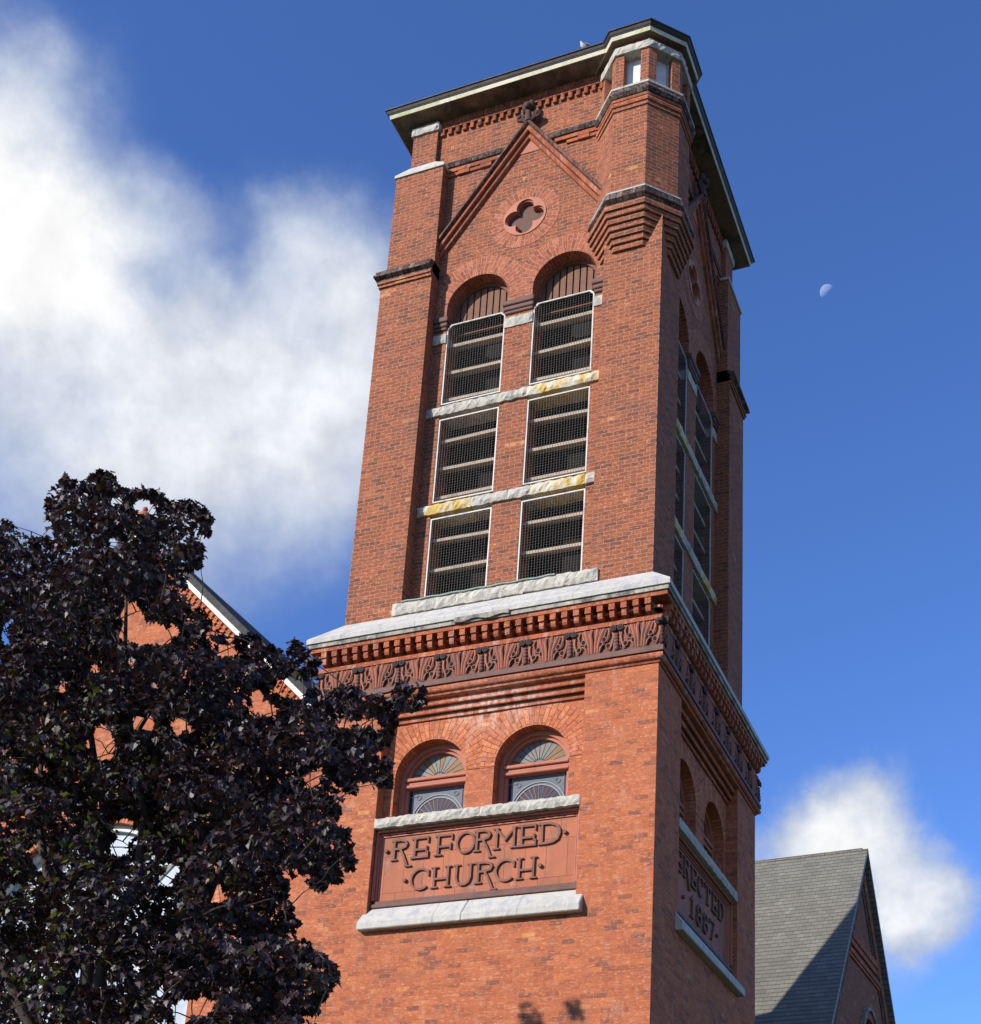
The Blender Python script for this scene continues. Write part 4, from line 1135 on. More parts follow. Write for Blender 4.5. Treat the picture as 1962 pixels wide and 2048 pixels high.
# ------------------------------------------------------------------ transept behind the tower
TA = Vector((0.57, 14.39, 14.37))
ph = R_(-3.0)
TN = Vector((math.cos(ph), math.sin(ph), 0)); TT = Vector((-TN.y, TN.x, 0))
def tr(a, t, z): return Vector((TA.x, TA.y, 0)) + TN * a + TT * t + Vector((0, 0, z))     # a: outward along the ridge, t: across, z: height
PT = math.tan(R_(54.2)); TW = 4.5; EZ = TA.z - TW * PT
gm = lambda u, d, z: tr(-.16 - d, u, z)
b = MB()
WZ0 = 8.55
b.prism(gm, [(-TW + .1, 0), (TW - .1, 0), (TW - .1, EZ), (0, TA.z - .12), (-TW + .1, EZ)], [arch(.32, 7.0, 9.75, .55, 16)], 0, .5)
b.box(lambda u, d, z: tr(-u, d, z), .661, 9.0, -TW + .1, -TW + .5, 0, EZ + .2); b.box(lambda u, d, z: tr(-u, d, z), .661, 9.0, TW - .5, TW - .1, 0, EZ + .2)
obj('transept_wall', b, 'belfry_brick', church)
for sg in (-1, 1):
    s = MB()
    c54, s54 = math.cos(math.atan(PT)), math.sin(math.atan(PT))
    f = lambda a, q, o: tr(a, sg * (q * c54 + o * s54), TA.z - q * s54 + o * c54)
    Q = TW / c54 + .35
    s.hexa([f(a, q, o) for o in (-.09, 0) for a in (-9.5, .0) for q in (0.0, Q)])
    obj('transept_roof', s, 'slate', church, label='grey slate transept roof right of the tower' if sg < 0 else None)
    s = MB(); s.hexa([f(a, q, o) for o in (-.08, .004) for a in (.001, .02) for q in (0.0, Q)]); obj('roof_verge', s, 'slate', church)
    # raking brick courses and the frame of the sunk triangle
    for o0, o1, pr in ((-.45, -.14, .06), (-.62, -.46, .025)):
        s = MB(); s.hexa([f(a, q, o) for o in (o0, o1) for a in (-.17, -.16 + pr) for q in (abs(o0) / c54 * .75, Q - .6)]); obj('raking_course', s, 'dark_brick' if pr < .05 else 'belfry_brick', church)
s = MB()
hw = lambda z: (TA.z - z) / PT
for z0, z1, pr, k in ((11.76, 11.92, .08, .62), (11.62, 11.755, .05, .62), (11.40, 11.50, .06, .5), (11.32, 11.395, .035, .5)): s.box(gm, -hw(z0) + k, hw(z0) - k, -pr, .02, z0, z1)
obj('string_course', s, 'mould_brick', church)
s = MB(); s.arch_ring(gm, .32, 9.75, .547, .72, -9, 9, -.05, .3, 0, PI, 24); obj('brick_arch', s, 'belfry_arch_brick', church)
s = MB(); s.arch_ring(gm, .32, 9.75, .725, .80, -9, 9, -.10, .02, 0, PI, 24); obj('stone_label', s, 'grey_stone', church)
s = MB(); s.prism(gm, arch(.32, 7.0, 9.75, .549, 16), [arch(.32, 7.06, 9.75, .48, 16)], .18, .3); tw_ = obj('arched_window', s, 'terracotta', church)
s = MB(); s.prism(gm, arch(.32, 7.03, 9.75, .49, 16), [], .26, .28); obj('storm_glass', s, 'glass_storm', tw_)
s = MB()
x = -9.4
while x < -.15:
    s.hexa([tr(a, t * q, TA.z + z) for z, q in ((-.05, 1), (.025, .35)) for t in (-.07, .07) for a in (x, min(x + .29, .0))]); x += .3
obj('ridge_tile', s, 'slate', church)

# ------------------------------------------------------------------ pigeon on the roof's edge
pg = thing('pigeon', 'small pale pigeon perched on the roof edge left of the turret', 'bird', (-1.41, -.10, ZT + .165))
px, py, pz = -1.41, -.10, ZT + .165
s = MB()
prof = [((-.13, .095), .008), ((-.09, .085), .03), ((-.03, .09), .052), ((.03, .10), .056), ((.065, .125), .042), ((.078, .155), .027), ((.085, .175), .028), ((.10, .183), .022), ((.115, .182), .008)]
s.tube([(px - x * .8, py - x * .6, pz + z) for (x, z), r in prof], [r for _, r in prof], 10)
obj('body', s, 'pigeon_grey', pg, smooth=70)
for sg in (-1, 1):
    s = MB(); ox, oy = .6 * .05 * sg, -.8 * .05 * sg
    s.tube([(px - x * .8 + ox * k, py - x * .6 + oy * k, pz + z) for x, z, k in ((.05, .115, .9), (.0, .112, 1.0), (-.06, .10, .9), (-.14, .088, .3))], [.014, .026, .022, .004], 8); obj('wing', s, 'pigeon_grey', pg, smooth=70)
    s = MB(); s.tube([(px + ox * .4, py + oy * .4, pz + .06), (px + ox * .4 - .01, py + oy * .4, pz)], .006, 5); obj('leg', s, 'pigeon_beak', pg)
s = MB(); s.tube([(px - .115 * .8, py - .115 * .6, pz + .181), (px - .14 * .8, py - .14 * .6, pz + .175)], [.008, .002], 6); obj('beak', s, 'pigeon_beak', pg)

# ------------------------------------------------------------------ the moon, waning, lit by the same sun
MD = Vector((-0.13265718, 0.71494108, 0.68648476))
mc = Vector((5.5733, -16.2055, 1.6)) + MD * 900.0
s = MB()
MRr = 900 * .0047
S_ = -SUN_DIR
ax = S_; e1 = S_.cross(Vector((0, 0, 1))).normalized(); e2 = e1.cross(ax)
for i in range(16):
    for j in range(48):
        P = lambda a, b_: mc + (ax * math.cos(a) + (e1 * math.cos(b_) + e2 * math.sin(b_)) * math.sin(a)) * MRr
        a0, a1 = R_(88) * i / 16, R_(88) * (i + 1) / 16; b0, b1 = 2 * PI * j / 48, 2 * PI * (j + 1) / 48
        q = [P(a0, b0), P(a1, b0), P(a1, b1), P(a0, b1)]
        s.face(q if i else [q[0], q[1], q[2]])
mo = obj('moon', s, 'moon', None, smooth=80, loc=mc)
mo['label'] = 'pale half moon in the blue sky right of the tower'; mo['category'] = 'moon'

# ------------------------------------------------------------------ the dark maple
CLUMPS = [
(-0.02,-8.3,3.28,0.14),(-2.73,-8.09,3.33,0.05),(-0.35,-7.71,3.35,0.07),(-1.86,-8.08,3.36,0.13),(0,-7.79,3.41,0.19),(-2.24,-7.94,3.41,0.15),(-0.81,-7.92,3.43,0.22),
(0.33,-8.25,3.44,0.2),(-2.58,-7.51,3.44,0.06),(-0.58,-8.53,3.45,0.2),(-0.75,-7.92,3.47,0.22),(-0.58,-7.06,3.51,0.13),(-1.09,-8.58,3.51,0.21),(0.36,-8.43,3.52,0.2),
(-0.5,-8.4,3.52,0.21),(-0.47,-7.31,3.53,0.22),(-0.9,-7.5,3.55,0.23),(-1.97,-7.9,3.57,0.23),(-0.41,-6.8,3.57,0.14),(-2.56,-7.01,3.57,0.13),(-2.42,-8.22,3.58,0.22),
(-1.81,-7.72,3.59,0.23),(-1.82,-8.11,3.62,0.22),(-0.68,-6.29,3.63,0.1),(-0.55,-7.54,3.64,0.22),(-1.8,-8.35,3.65,0.22),(-0.53,-8.44,3.66,0.21),(-0.42,-7.34,3.67,0.23),
(-2.89,-7.62,3.68,0.24),(-0.72,-6.89,3.71,0.24),(-3.64,-6.66,3.71,0.19),(-1.17,-8.05,3.72,0.22),(-2.31,-6.92,3.75,0.25),(-1.21,-8.27,3.75,0.22),(-1.45,-6.81,3.76,0.24),
(-0.23,-7.44,3.76,0.22),(-3.65,-6.51,3.8,0.27),(0.06,-7.64,3.81,0.15),(-1.44,-7.16,3.84,0.24),(-2.79,-6.92,3.86,0.25),(-0.53,-6.79,3.88,0.24),(-1.41,-6.28,3.9,0.26),
(-4.35,-7.04,3.9,0.07),(0.51,-8.59,3.91,0.13),(-2.46,-6.23,3.92,0.26),(-2.47,-8.42,3.94,0.22),(0.59,-8.44,3.95,0.03),(0.07,-8.09,3.96,0.21),(-1.5,-8.33,3.96,0.22),
(-0.8,-8.5,3.97,0.17),(-0.41,-7.49,3.97,0.23),(-5.02,-6.32,3.98,0.15),(-2.64,-7.08,3.99,0.25),(-0.51,-8.37,3.99,0.06),(-0.6,-7.42,4,0.23),(-3.56,-7.53,4,0.25),
(-0.72,-8.31,4.01,0.12),(-0.5,-8.46,4.01,0.03),(-0.19,-8.55,4.01,0.04),(-2.84,-8.11,4.02,0.23),(-4.95,-6.42,4.02,0.13),(-0.09,-8.35,4.02,0.08),(-1.49,-6.65,4.04,0.25),
(-0.08,-8.02,4.05,0.18),(-0.35,-8.12,4.05,0.1),(-0.31,-8.45,4.05,0.04),(-0.34,-8.27,4.05,0.1),(-1.97,-7.14,4.06,0.24),(-1.2,-8.43,4.06,0.12),(-2.85,-7.96,4.07,0.23),
(-2.25,-8.5,4.07,0.22),(0.03,-8.6,4.07,0.11),(-0.14,-8.5,4.07,0.04),(-0.03,-8.45,4.07,0.11),(-0.15,-7.86,4.08,0.16),(-1.42,-6.6,4.08,0.25),(-2.08,-8.58,4.12,0.22),
(-0.6,-8.56,4.12,0.09),(-0.53,-8.02,4.13,0.1),(-0.39,-7.03,4.14,0.2),(-1.68,-6.41,4.14,0.26),(-0.53,-8.59,4.15,0.05),(-0.48,-8.09,4.15,0.05),(-3.05,-7.97,4.16,0.24),
(-0.74,-7.95,4.16,0.06),(-2.48,-7.42,4.18,0.24),(-1.04,-7.76,4.18,0.08),(-1.5,-8.33,4.19,0.16),(-0.65,-8.01,4.19,0.05),(-0.17,-7.5,4.21,0.19),(-3,-7.02,4.21,0.25),
(-0.77,-8.27,4.21,0.05),(0.32,-8.35,4.21,0.09),(-2.17,-6.59,4.23,0.26),(-1,-7.53,4.24,0.09),(-1.28,-7.93,4.25,0.18),(0.74,-8.51,4.25,0.04),(-0.14,-8.28,4.26,0.14),
(-0.85,-7.43,4.26,0.09),(-0.18,-7.96,4.26,0.1),(-3.38,-7.88,4.27,0.24),(-4.46,-6.61,4.28,0.27),(-3.84,-6.81,4.28,0.27),(-0.91,-7.35,4.28,0.14),(-0.26,-7.76,4.28,0.12),
(-1.48,-7.65,4.29,0.14),(-1.64,-8.47,4.29,0.18),(-1.12,-7.37,4.29,0.13),(-1.17,-6.64,4.3,0.25),(-2.31,-6.56,4.31,0.26),(-1.12,-7.46,4.31,0.06),(0.64,-8.5,4.31,0.11),
(-0.48,-7.74,4.32,0.16),(-1.12,-8.45,4.32,0.04),(-2.56,-7.23,4.33,0.25),(-4.85,-6.6,4.33,0.12),(-2.41,-8.56,4.33,0.22),(-0.09,-8.03,4.33,0.11),(-1.42,-8.28,4.34,0.1),
(0.06,-7.63,4.34,0.04),(0.09,-7.76,4.34,0.07),(-0.46,-8.38,4.34,0.08),(-3.2,-6.91,4.35,0.26),(-1.01,-7.99,4.35,0.06),(0.24,-8,4.35,0.11),(-1.28,-7.15,4.35,0.09),
(-2.5,-6.39,4.36,0.26),(-0.5,-8.46,4.36,0.1),(-0.4,-8.11,4.37,0.08),(-0.75,-8.48,4.37,0.08),(-0.73,-7.27,4.38,0.13),(-0.12,-7.51,4.38,0.04),(-2.26,-6.38,4.39,0.26),
(-3.05,-6.23,4.39,0.27),(-1.19,-8.18,4.4,0.1),(-1.37,-8.23,4.4,0.03),(-1.74,-8.2,4.41,0.14),(-0.59,-8,4.41,0.03),(-1.61,-7.93,4.41,0.1),(-1.54,-6.26,4.42,0.26),
(-1.22,-7.26,4.42,0.06),(-1.51,-7.99,4.43,0.09),(-1.58,-7.32,4.43,0.11),(-0.8,-6.58,4.44,0.18),(-1.78,-7.86,4.44,0.1),(-2.8,-6.94,4.45,0.16),(-0.59,-7.53,4.45,0.12),
(-1.6,-8.42,4.45,0.11),(0.46,-8.07,4.45,0.04),(-0.67,-7.88,4.45,0.03),(-0.9,-7.94,4.45,0.04),(0.17,-7.76,4.46,0.08),(-3.65,-7.67,4.46,0.25),(0.11,-8.53,4.46,0.15),
(-4.31,-6.45,4.46,0.28),(0.15,-8.13,4.46,0.1),(-1.08,-8.41,4.46,0.08),(0.56,-8.32,4.46,0.04),(-1.77,-7.22,4.47,0.2),(0.53,-8.56,4.47,0.06),(-0.4,-7.58,4.47,0.1),
(-1.51,-6.94,4.47,0.07),(-0.74,-8.17,4.47,0.13),(-0.12,-7.85,4.47,0.09),(-2.45,-7.44,4.48,0.15),(0.36,-8.22,4.48,0.12),(-0.74,-7.8,4.48,0.03),(-0.27,-8.29,4.49,0.14),
(-1.08,-7.14,4.5,0.08),(-1.2,-7.68,4.5,0.04),(-0.42,-8.16,4.51,0.12),(-3.34,-7.47,4.51,0.25),(-1.54,-7.54,4.51,0.11),(-1.89,-8.42,4.52,0.13),(-1.91,-7.43,4.52,0.13),
(-0.97,-7.7,4.53,0.03),(-0.68,-6.34,4.53,0.05),(-0.68,-6.83,4.54,0.11),(0.34,-8.15,4.54,0.09),(0.19,-8.25,4.56,0.12),(-2,-8.17,4.56,0.15),(-0.19,-8.37,4.56,0.11),
(-2,-7.84,4.56,0.14),(-2.1,-8.44,4.57,0.19),(-0.7,-7.95,4.57,0.13),(-1.66,-8.5,4.57,0.12),(-1.26,-6.9,4.57,0.09),(-3.16,-7.06,4.58,0.22),(-0.19,-7.17,4.58,0.04),
(-0.31,-7.74,4.59,0.19),(-3.74,-6.54,4.59,0.27),(-2.93,-7.6,4.59,0.13),(-1.28,-8.45,4.6,0.05),(-2.25,-8.1,4.6,0.12),(-0.33,-7.81,4.61,0.12),(-0.32,-8.12,4.61,0.14),
(-0.02,-7.94,4.61,0.2),(-0.48,-8.55,4.61,0.12),(-0.81,-8.17,4.61,0.1),(-0.24,-7.98,4.62,0.13),(-1.49,-8.46,4.62,0.1),(-1.31,-7.79,4.62,0.09),(-2.56,-6.96,4.63,0.13),
(-1.84,-7.55,4.63,0.07),(-0.73,-7.11,4.63,0.13),(-3.47,-6.68,4.64,0.22),(-2.87,-8.1,4.64,0.24),(-2.08,-6.45,4.64,0.04),(-1.33,-6.37,4.66,0.17),(-3.43,-6.58,4.67,0.21),
(-0.81,-8.25,4.67,0.09),(-2.79,-6.2,4.68,0.21),(-2.11,-7.44,4.68,0.04),(-0.77,-7.34,4.69,0.18),(-1.34,-7.94,4.69,0.12),(-0.06,-8.05,4.69,0.18),(-0.94,-6.52,4.69,0.16),
(-1.22,-7.85,4.69,0.11),(-0.93,-7.64,4.69,0.11),(-0.75,-8.2,4.69,0.1),(-2.79,-6.93,4.71,0.14),(-0.48,-8.43,4.72,0.13),(-0.55,-8.1,4.73,0.19),(-2.95,-7.31,4.73,0.15),
(-1.43,-7.11,4.73,0.04),(-2.01,-7.93,4.73,0.07),(-1.02,-7.69,4.73,0.12),(-0.99,-7.8,4.74,0.13),(-1.42,-6.71,4.74,0.06),(-1.36,-7.53,4.75,0.1),(-1.68,-7.78,4.75,0.04),
(-1.25,-6.96,4.76,0.11),(-2.1,-7.83,4.76,0.07),(-1.81,-6.91,4.76,0.04),(-0.58,-7.75,4.77,0.12),(-1.12,-6.35,4.77,0.12),(-1.42,-7.14,4.77,0.09),(-2.7,-6.39,4.78,0.21),
(-4.64,-6.94,4.78,0.1),(-3.04,-6.32,4.79,0.16),(-0.06,-7.25,4.79,0.04),(-2.02,-7.87,4.79,0.06),(-1.19,-8.16,4.81,0.19),(-1.3,-8.18,4.81,0.18),(-1.98,-8.12,4.81,0.11),
(-0.94,-6.46,4.83,0.15),(-1.68,-7.51,4.84,0.18),(-1.25,-7.7,4.84,0.11),(-1.85,-7.66,4.85,0.04),(-0.59,-6.75,4.88,0.13),(0,-7.98,4.88,0.06),(-0.29,-7.19,4.89,0.11),
(-1.71,-6.22,4.9,0.13),(-0.5,-8.44,4.9,0.1),(-0.98,-6.6,4.9,0.1),(-0.13,-8.47,4.9,0.06),(-0.25,-7.58,4.91,0.06),(-1.62,-6.53,4.91,0.06),(-1.15,-8.59,4.93,0.13),
(-1.65,-6.67,4.93,0.08),(-2.85,-6.75,4.93,0.08),(-3.77,-7.26,4.94,0.26),(-0.53,-7.77,4.94,0.19),(0.59,-8.54,4.94,0.04),(-3.47,-7.38,4.95,0.26),(-1.93,-6.46,4.95,0.04),
(-1.64,-8.33,4.96,0.18),(-2,-6.63,4.96,0.09),(-2.03,-6.42,4.97,0.06),(-2.1,-7.3,4.98,0.07),(-3.5,-6.5,4.99,0.25),(-1.92,-8.11,4.99,0.13),(-2.94,-7.96,4.99,0.24),
(-1.19,-8.57,5,0.2),(-2.62,-6.48,5,0.11),(-1.6,-6.33,5.01,0.16),(-0.68,-7.44,5.01,0.15),(-0.44,-8.11,5.01,0.07),(-2.52,-6.36,5.02,0.09),(-4.08,-6.29,5.03,0.12),
(-0.51,-7.94,5.03,0.1),(-0.6,-6.87,5.04,0.16),(-1.38,-7.25,5.04,0.11),(-0.52,-8.44,5.04,0.09),(-1.47,-6.36,5.05,0.22),(-2.94,-6.34,5.06,0.06),(-0.93,-6.23,5.06,0.12),
(-0.8,-8.07,5.06,0.09),(-0.68,-7.66,5.07,0.19),(0.84,-8.59,5.08,0.04),(-1.51,-6.56,5.09,0.23),(-1.78,-6.53,5.09,0.15),(-1.06,-6.32,5.1,0.15),(-2.85,-7.71,5.11,0.21),
(-4.1,-6.37,5.11,0.27),(-1.87,-7.84,5.11,0.16),(-3.24,-7.42,5.12,0.21),(-2.17,-6.69,5.12,0.1),(-3.83,-6.75,5.13,0.25),(-0.71,-6.72,5.14,0.12),(-2.97,-8.53,5.14,0.23),
(-2.72,-6.22,5.14,0.11),(-0.4,-8.53,5.15,0.12),(-0.72,-8.33,5.15,0.07),(-0.71,-7.66,5.15,0.13),(-0.11,-7.92,5.15,0.04),(0.74,-8.5,5.16,0.05),(-0.14,-8.57,5.16,0.19),
(-0.66,-8.42,5.16,0.03),(0.33,-8.48,5.17,0.07),(-2.83,-7.65,5.18,0.2),(-0.04,-8.09,5.18,0.06),(-4.88,-6.29,5.18,0.29),(-1.34,-7.07,5.18,0.18),(-0.76,-8.14,5.18,0.08),
(-1.24,-6.62,5.18,0.14),(-1.57,-8.44,5.19,0.15),(-2.2,-7,5.19,0.17),(-0.82,-7.98,5.19,0.05),(-0.92,-7.6,5.19,0.09),(-1.96,-7,5.2,0.13),(-2.27,-7.44,5.2,0.2),
(-1.14,-7.47,5.2,0.14),(-0.92,-8.5,5.2,0.09),(-2.46,-8.13,5.2,0.1),(-2.52,-7.1,5.22,0.16),(-4.36,-7.16,5.22,0.27),(-1.3,-8.24,5.22,0.17),(-1.58,-8.39,5.23,0.21),
(-2.6,-8.05,5.23,0.1),(-3.31,-6.97,5.23,0.13),(-1.81,-7.66,5.25,0.14),(-1.77,-7.23,5.26,0.18),(-1.59,-7.71,5.26,0.12),(-1,-7.97,5.26,0.09),(-2.93,-6.23,5.26,0.11),
(-2.49,-6.87,5.26,0.11),(-0.5,-7.15,5.26,0.04),(-1.61,-6.52,5.27,0.23),(-2.67,-8.11,5.27,0.1),(-1.46,-7.56,5.29,0.19),(-3,-6.89,5.29,0.15),(-0.77,-7.16,5.3,0.21),
(-1.25,-6.81,5.3,0.21),(0.38,-8.01,5.3,0.08),(0.11,-8.54,5.31,0.12),(-3.46,-6.58,5.31,0.14),(-0.58,-7.13,5.32,0.04),(-1.73,-8.53,5.32,0.06),(-2.62,-7.5,5.33,0.14),
(-0.5,-7.66,5.33,0.15),(-0.52,-7.24,5.33,0.04),(-2.07,-8.06,5.33,0.12),(-2.89,-6.55,5.33,0.08),(-1.37,-7.87,5.34,0.08),(-1.58,-8.31,5.34,0.11),(0.59,-8.54,5.35,0.1),
(-3.18,-7.58,5.35,0.12),(-2.55,-7.72,5.35,0.1),(-0.76,-7.25,5.36,0.23),(-1.9,-6.43,5.37,0.21),(-0.39,-7.64,5.37,0.11),(-3.52,-6.68,5.37,0.16),(-2.3,-8.02,5.37,0.13),
(-3.12,-8.06,5.38,0.24),(-0.8,-7.29,5.38,0.14),(-2.94,-6.24,5.38,0.13),(-1.2,-7.25,5.39,0.05),(-1.08,-7.65,5.39,0.04),(-0.83,-8.24,5.39,0.05),(0.39,-8.04,5.39,0.1),
(-1.17,-6.67,5.4,0.14),(-3.22,-6.41,5.4,0.08),(-2.45,-7.71,5.4,0.12),(0.4,-8.23,5.4,0.12),(-0.71,-8.2,5.41,0.11),(-0.11,-8.46,5.41,0.12),(-1.16,-7.14,5.42,0.08),
(-0.16,-8.45,5.42,0.12),(-1.86,-6.89,5.43,0.21),(-1.25,-7.44,5.43,0.05),(0.29,-7.71,5.43,0.04),(-1.27,-6.47,5.44,0.2),(-0.45,-7.9,5.45,0.14),(-0.95,-8.23,5.45,0.08),
(-0.96,-7.99,5.45,0.05),(-0.4,-8.33,5.45,0.12),(0.53,-8.3,5.45,0.06),(-1.9,-6.97,5.47,0.17),(-3.59,-7.8,5.47,0.25),(-1.1,-7.57,5.47,0.04),(-1.09,-7.82,5.48,0.04),
(-2.04,-8.21,5.48,0.06),(-2.62,-8.21,5.48,0.1),(-0.26,-7.31,5.48,0.04),(-2.55,-8.17,5.49,0.1),(-0.29,-8.42,5.49,0.09),(-1.54,-8.05,5.49,0.1),(-2.88,-7.23,5.5,0.13),
(-1.51,-8.5,5.5,0.1),(0.3,-8.44,5.51,0.2),(-3.77,-6.83,5.51,0.19),(-1.35,-7.39,5.51,0.09),(-1.23,-8.02,5.51,0.09),(-2.5,-6.7,5.53,0.25),(-3.39,-6.8,5.53,0.21),
(-3.19,-6.71,5.53,0.18),(-0.52,-7.53,5.53,0.09),(-2.5,-6.39,5.54,0.23),(-2.27,-8.46,5.54,0.15),(-2.08,-6.3,5.54,0.25),(-2.95,-7.6,5.54,0.03),(-1.46,-7.16,5.55,0.05),
(-3.11,-8.32,5.56,0.24),(-3.21,-7.59,5.56,0.09),(-0.21,-7.24,5.56,0.07),(-0.74,-8.02,5.56,0.11),(-0.72,-7.51,5.57,0.13),(0.59,-8.5,5.57,0.07),(-2.55,-8.11,5.57,0.13),
(-2.6,-7.99,5.57,0.12),(-3.46,-6.89,5.58,0.25),(-0.6,-8.49,5.58,0.11),(-1.72,-6.62,5.58,0.15),(-1.13,-7.56,5.58,0.11),(-1.87,-8.29,5.58,0.14),(0.21,-7.95,5.59,0.12),
(-0.13,-7.52,5.6,0.19),(-3.33,-6.33,5.6,0.18),(-0.04,-8.36,5.61,0.2),(-4.23,-6.26,5.62,0.2),(-2.19,-8.4,5.62,0.05),(-3.3,-7.29,5.62,0.05),(0.42,-8.47,5.62,0.08),
(-1.72,-6.72,5.63,0.08),(-1.44,-6.21,5.64,0.2),(-1.19,-6.97,5.65,0.1),(-1.95,-7.18,5.65,0.09),(-2.38,-8.25,5.65,0.08),(-0.25,-7,5.65,0.04),(-1.91,-7.14,5.66,0.05),
(-1.3,-8.03,5.67,0.11),(-0.42,-7.8,5.67,0.13),(-1.58,-7.02,5.67,0.05),(-0.33,-8.25,5.68,0.15),(-1.92,-6.26,5.68,0.19),(-4.04,-7.3,5.68,0.27),(-3.38,-6.99,5.68,0.12),
(-1.6,-6.99,5.68,0.05),(1,-8.49,5.68,0.04),(-1,-6.99,5.68,0.09),(-2.58,-8.31,5.7,0.12),(-2.27,-7.1,5.71,0.21),(-3.87,-6.39,5.71,0.24),(-3.18,-7.87,5.71,0.25),
(-2.08,-8.15,5.71,0.09),(-1.93,-6.97,5.72,0.04),(-1.98,-6.99,5.72,0.04),(-2.76,-7.78,5.72,0.06),(-1.59,-8.34,5.73,0.12),(-1.36,-6.91,5.74,0.05),(-1.94,-7.21,5.74,0.06),
(-0.31,-8.56,5.75,0.17),(-1.5,-7.23,5.75,0.08),(-0.62,-8.57,5.76,0.12),(-3.98,-7.73,5.76,0.2),(-2.74,-7.81,5.76,0.04),(-1.53,-6.5,5.77,0.14),(-2.16,-6.59,5.77,0.14),
(-2.32,-7.66,5.77,0.09),(-3.29,-6.25,5.79,0.24),(-1.44,-6.63,5.8,0.13),(-2.43,-6.57,5.8,0.13),(-2.15,-6.34,5.8,0.15),(-0.37,-7.49,5.81,0.18),(-1.59,-6.95,5.81,0.08),
(-2.8,-7.06,5.82,0.16),(-0.06,-8.05,5.83,0.14),(-1.71,-6.78,5.83,0.05),(-2.66,-8.26,5.83,0.1),(-2.34,-8.41,5.84,0.22),(0.2,-7.87,5.84,0.05),(-1.01,-7.11,5.84,0.22),
(0.19,-8.37,5.84,0.05),(-0.49,-6.98,5.85,0.16),(-2.07,-8.51,5.85,0.18),(-3.5,-6.28,5.85,0.18),(-4.34,-6.43,5.85,0.17),(-1.75,-6.26,5.85,0.09),(-1.94,-8.52,5.86,0.17),
(-3.33,-7,5.86,0.19),(0.03,-8.04,5.86,0.09),(-2.28,-6.69,5.86,0.05),(-2.5,-7.61,5.86,0.12),(-1.84,-6.86,5.86,0.07),(-0.01,-7.35,5.86,0.04),(0.41,-8.58,5.86,0.05),
(0.41,-8.57,5.86,0.04),(-2.46,-7.44,5.87,0.12),(-3.27,-6.67,5.88,0.25),(-3.84,-6.69,5.89,0.08),(0.14,-8.06,5.89,0.04),(-3.51,-7.95,5.9,0.25),(-0.01,-7.35,5.9,0.04),
(-1.4,-7.13,5.91,0.21),(-0.97,-8.31,5.91,0.11),(-1.78,-6.87,5.91,0.11),(-0.28,-7.63,5.92,0.13),(0.45,-8.33,5.92,0.04),(-0.68,-7.08,5.93,0.13),(-1.2,-8.55,5.93,0.16),
(-0.29,-6.84,5.94,0.04),(-1.26,-6.85,5.95,0.22),(-2.34,-6.46,5.95,0.04),(0.01,-7.95,5.95,0.03),(0.39,-7.96,5.95,0.04),(-0.59,-6.72,5.96,0.15),(-1.48,-7.11,5.96,0.18),
(0,-7.93,5.96,0.03),(-2.94,-7.77,5.96,0.13),(-4.1,-6.57,5.96,0.06),(-0.69,-7.53,5.97,0.15),(0.55,-8.28,5.97,0.13),(-1.07,-6.67,5.97,0.1),(-2.75,-7.42,5.97,0.08),
(-1.66,-7.38,5.97,0.15),(-1.52,-6.64,5.97,0.15),(-1.6,-8.01,5.97,0.04),(-2.58,-8.53,5.98,0.24),(0.48,-8.48,5.98,0.1),(-3.89,-6.95,5.98,0.08),(-1.74,-6.5,5.99,0.08),
(-1.09,-8.16,5.99,0.1),(-0.08,-7.89,5.99,0.06),(0.1,-7.84,5.99,0.08),(0.79,-8.15,6,0.04),(-1.23,-7.33,6,0.12),(-0.9,-8.42,6.01,0.11),(-2.6,-6.98,6.01,0.11),
(-1.41,-7.47,6.02,0.2),(-2.05,-6.34,6.02,0.04),(-1.73,-7.14,6.02,0.09),(-3.26,-6.81,6.03,0.14),(0.61,-8.06,6.03,0.14),(-3.68,-6.74,6.03,0.15),(-2.31,-6.7,6.03,0.05),
(-3.19,-6.29,6.05,0.17),(-2.94,-6.58,6.06,0.16),(-0.82,-8.39,6.06,0.11),(0.23,-8.57,6.07,0.11),(-2.63,-7.11,6.07,0.12),(-2.72,-7.01,6.07,0.16),(-2.25,-7.43,6.07,0.04),
(0.66,-8.55,6.07,0.04),(-4.51,-7.06,6.08,0.28),(-0.83,-8.23,6.08,0.1),(-0.77,-7.91,6.09,0.2),(-2.58,-7.35,6.09,0.1),(-5.12,-6.38,6.1,0.3),(-1.74,-7.52,6.1,0.13),
(-1.92,-6.27,6.1,0.08),(0.08,-7.82,6.1,0.05),(-3.48,-7.29,6.1,0.13),(0.13,-8.53,6.11,0.13),(-2.27,-6.93,6.11,0.14),(-3.44,-6.8,6.11,0.08),(-1.85,-6.82,6.11,0.1),
(-0.94,-6.36,6.12,0.22),(-0.9,-7.65,6.12,0.17),(-1.53,-8.42,6.14,0.06),(0.29,-8.52,6.14,0.11),(-1.27,-7.13,6.14,0.14),(0.88,-8.34,6.14,0.04),(-2.81,-6.67,6.15,0.11),
(-2.85,-7.41,6.15,0.07),(-1.61,-6.63,6.16,0.14),(-4.24,-6.54,6.16,0.04),(-1.74,-7.25,6.17,0.15),(-2.3,-7.54,6.17,0.16),(-0.69,-8.21,6.17,0.13),(-2.16,-7.84,6.18,0.19),
(-1.59,-8.35,6.18,0.07),(-2.01,-6.24,6.18,0.13),(-0.34,-8.25,6.19,0.2),(-3.02,-7.23,6.19,0.05),(-2.09,-6.68,6.19,0.1),(-0.12,-8.22,6.2,0.15),(-3.22,-8.55,6.2,0.24),
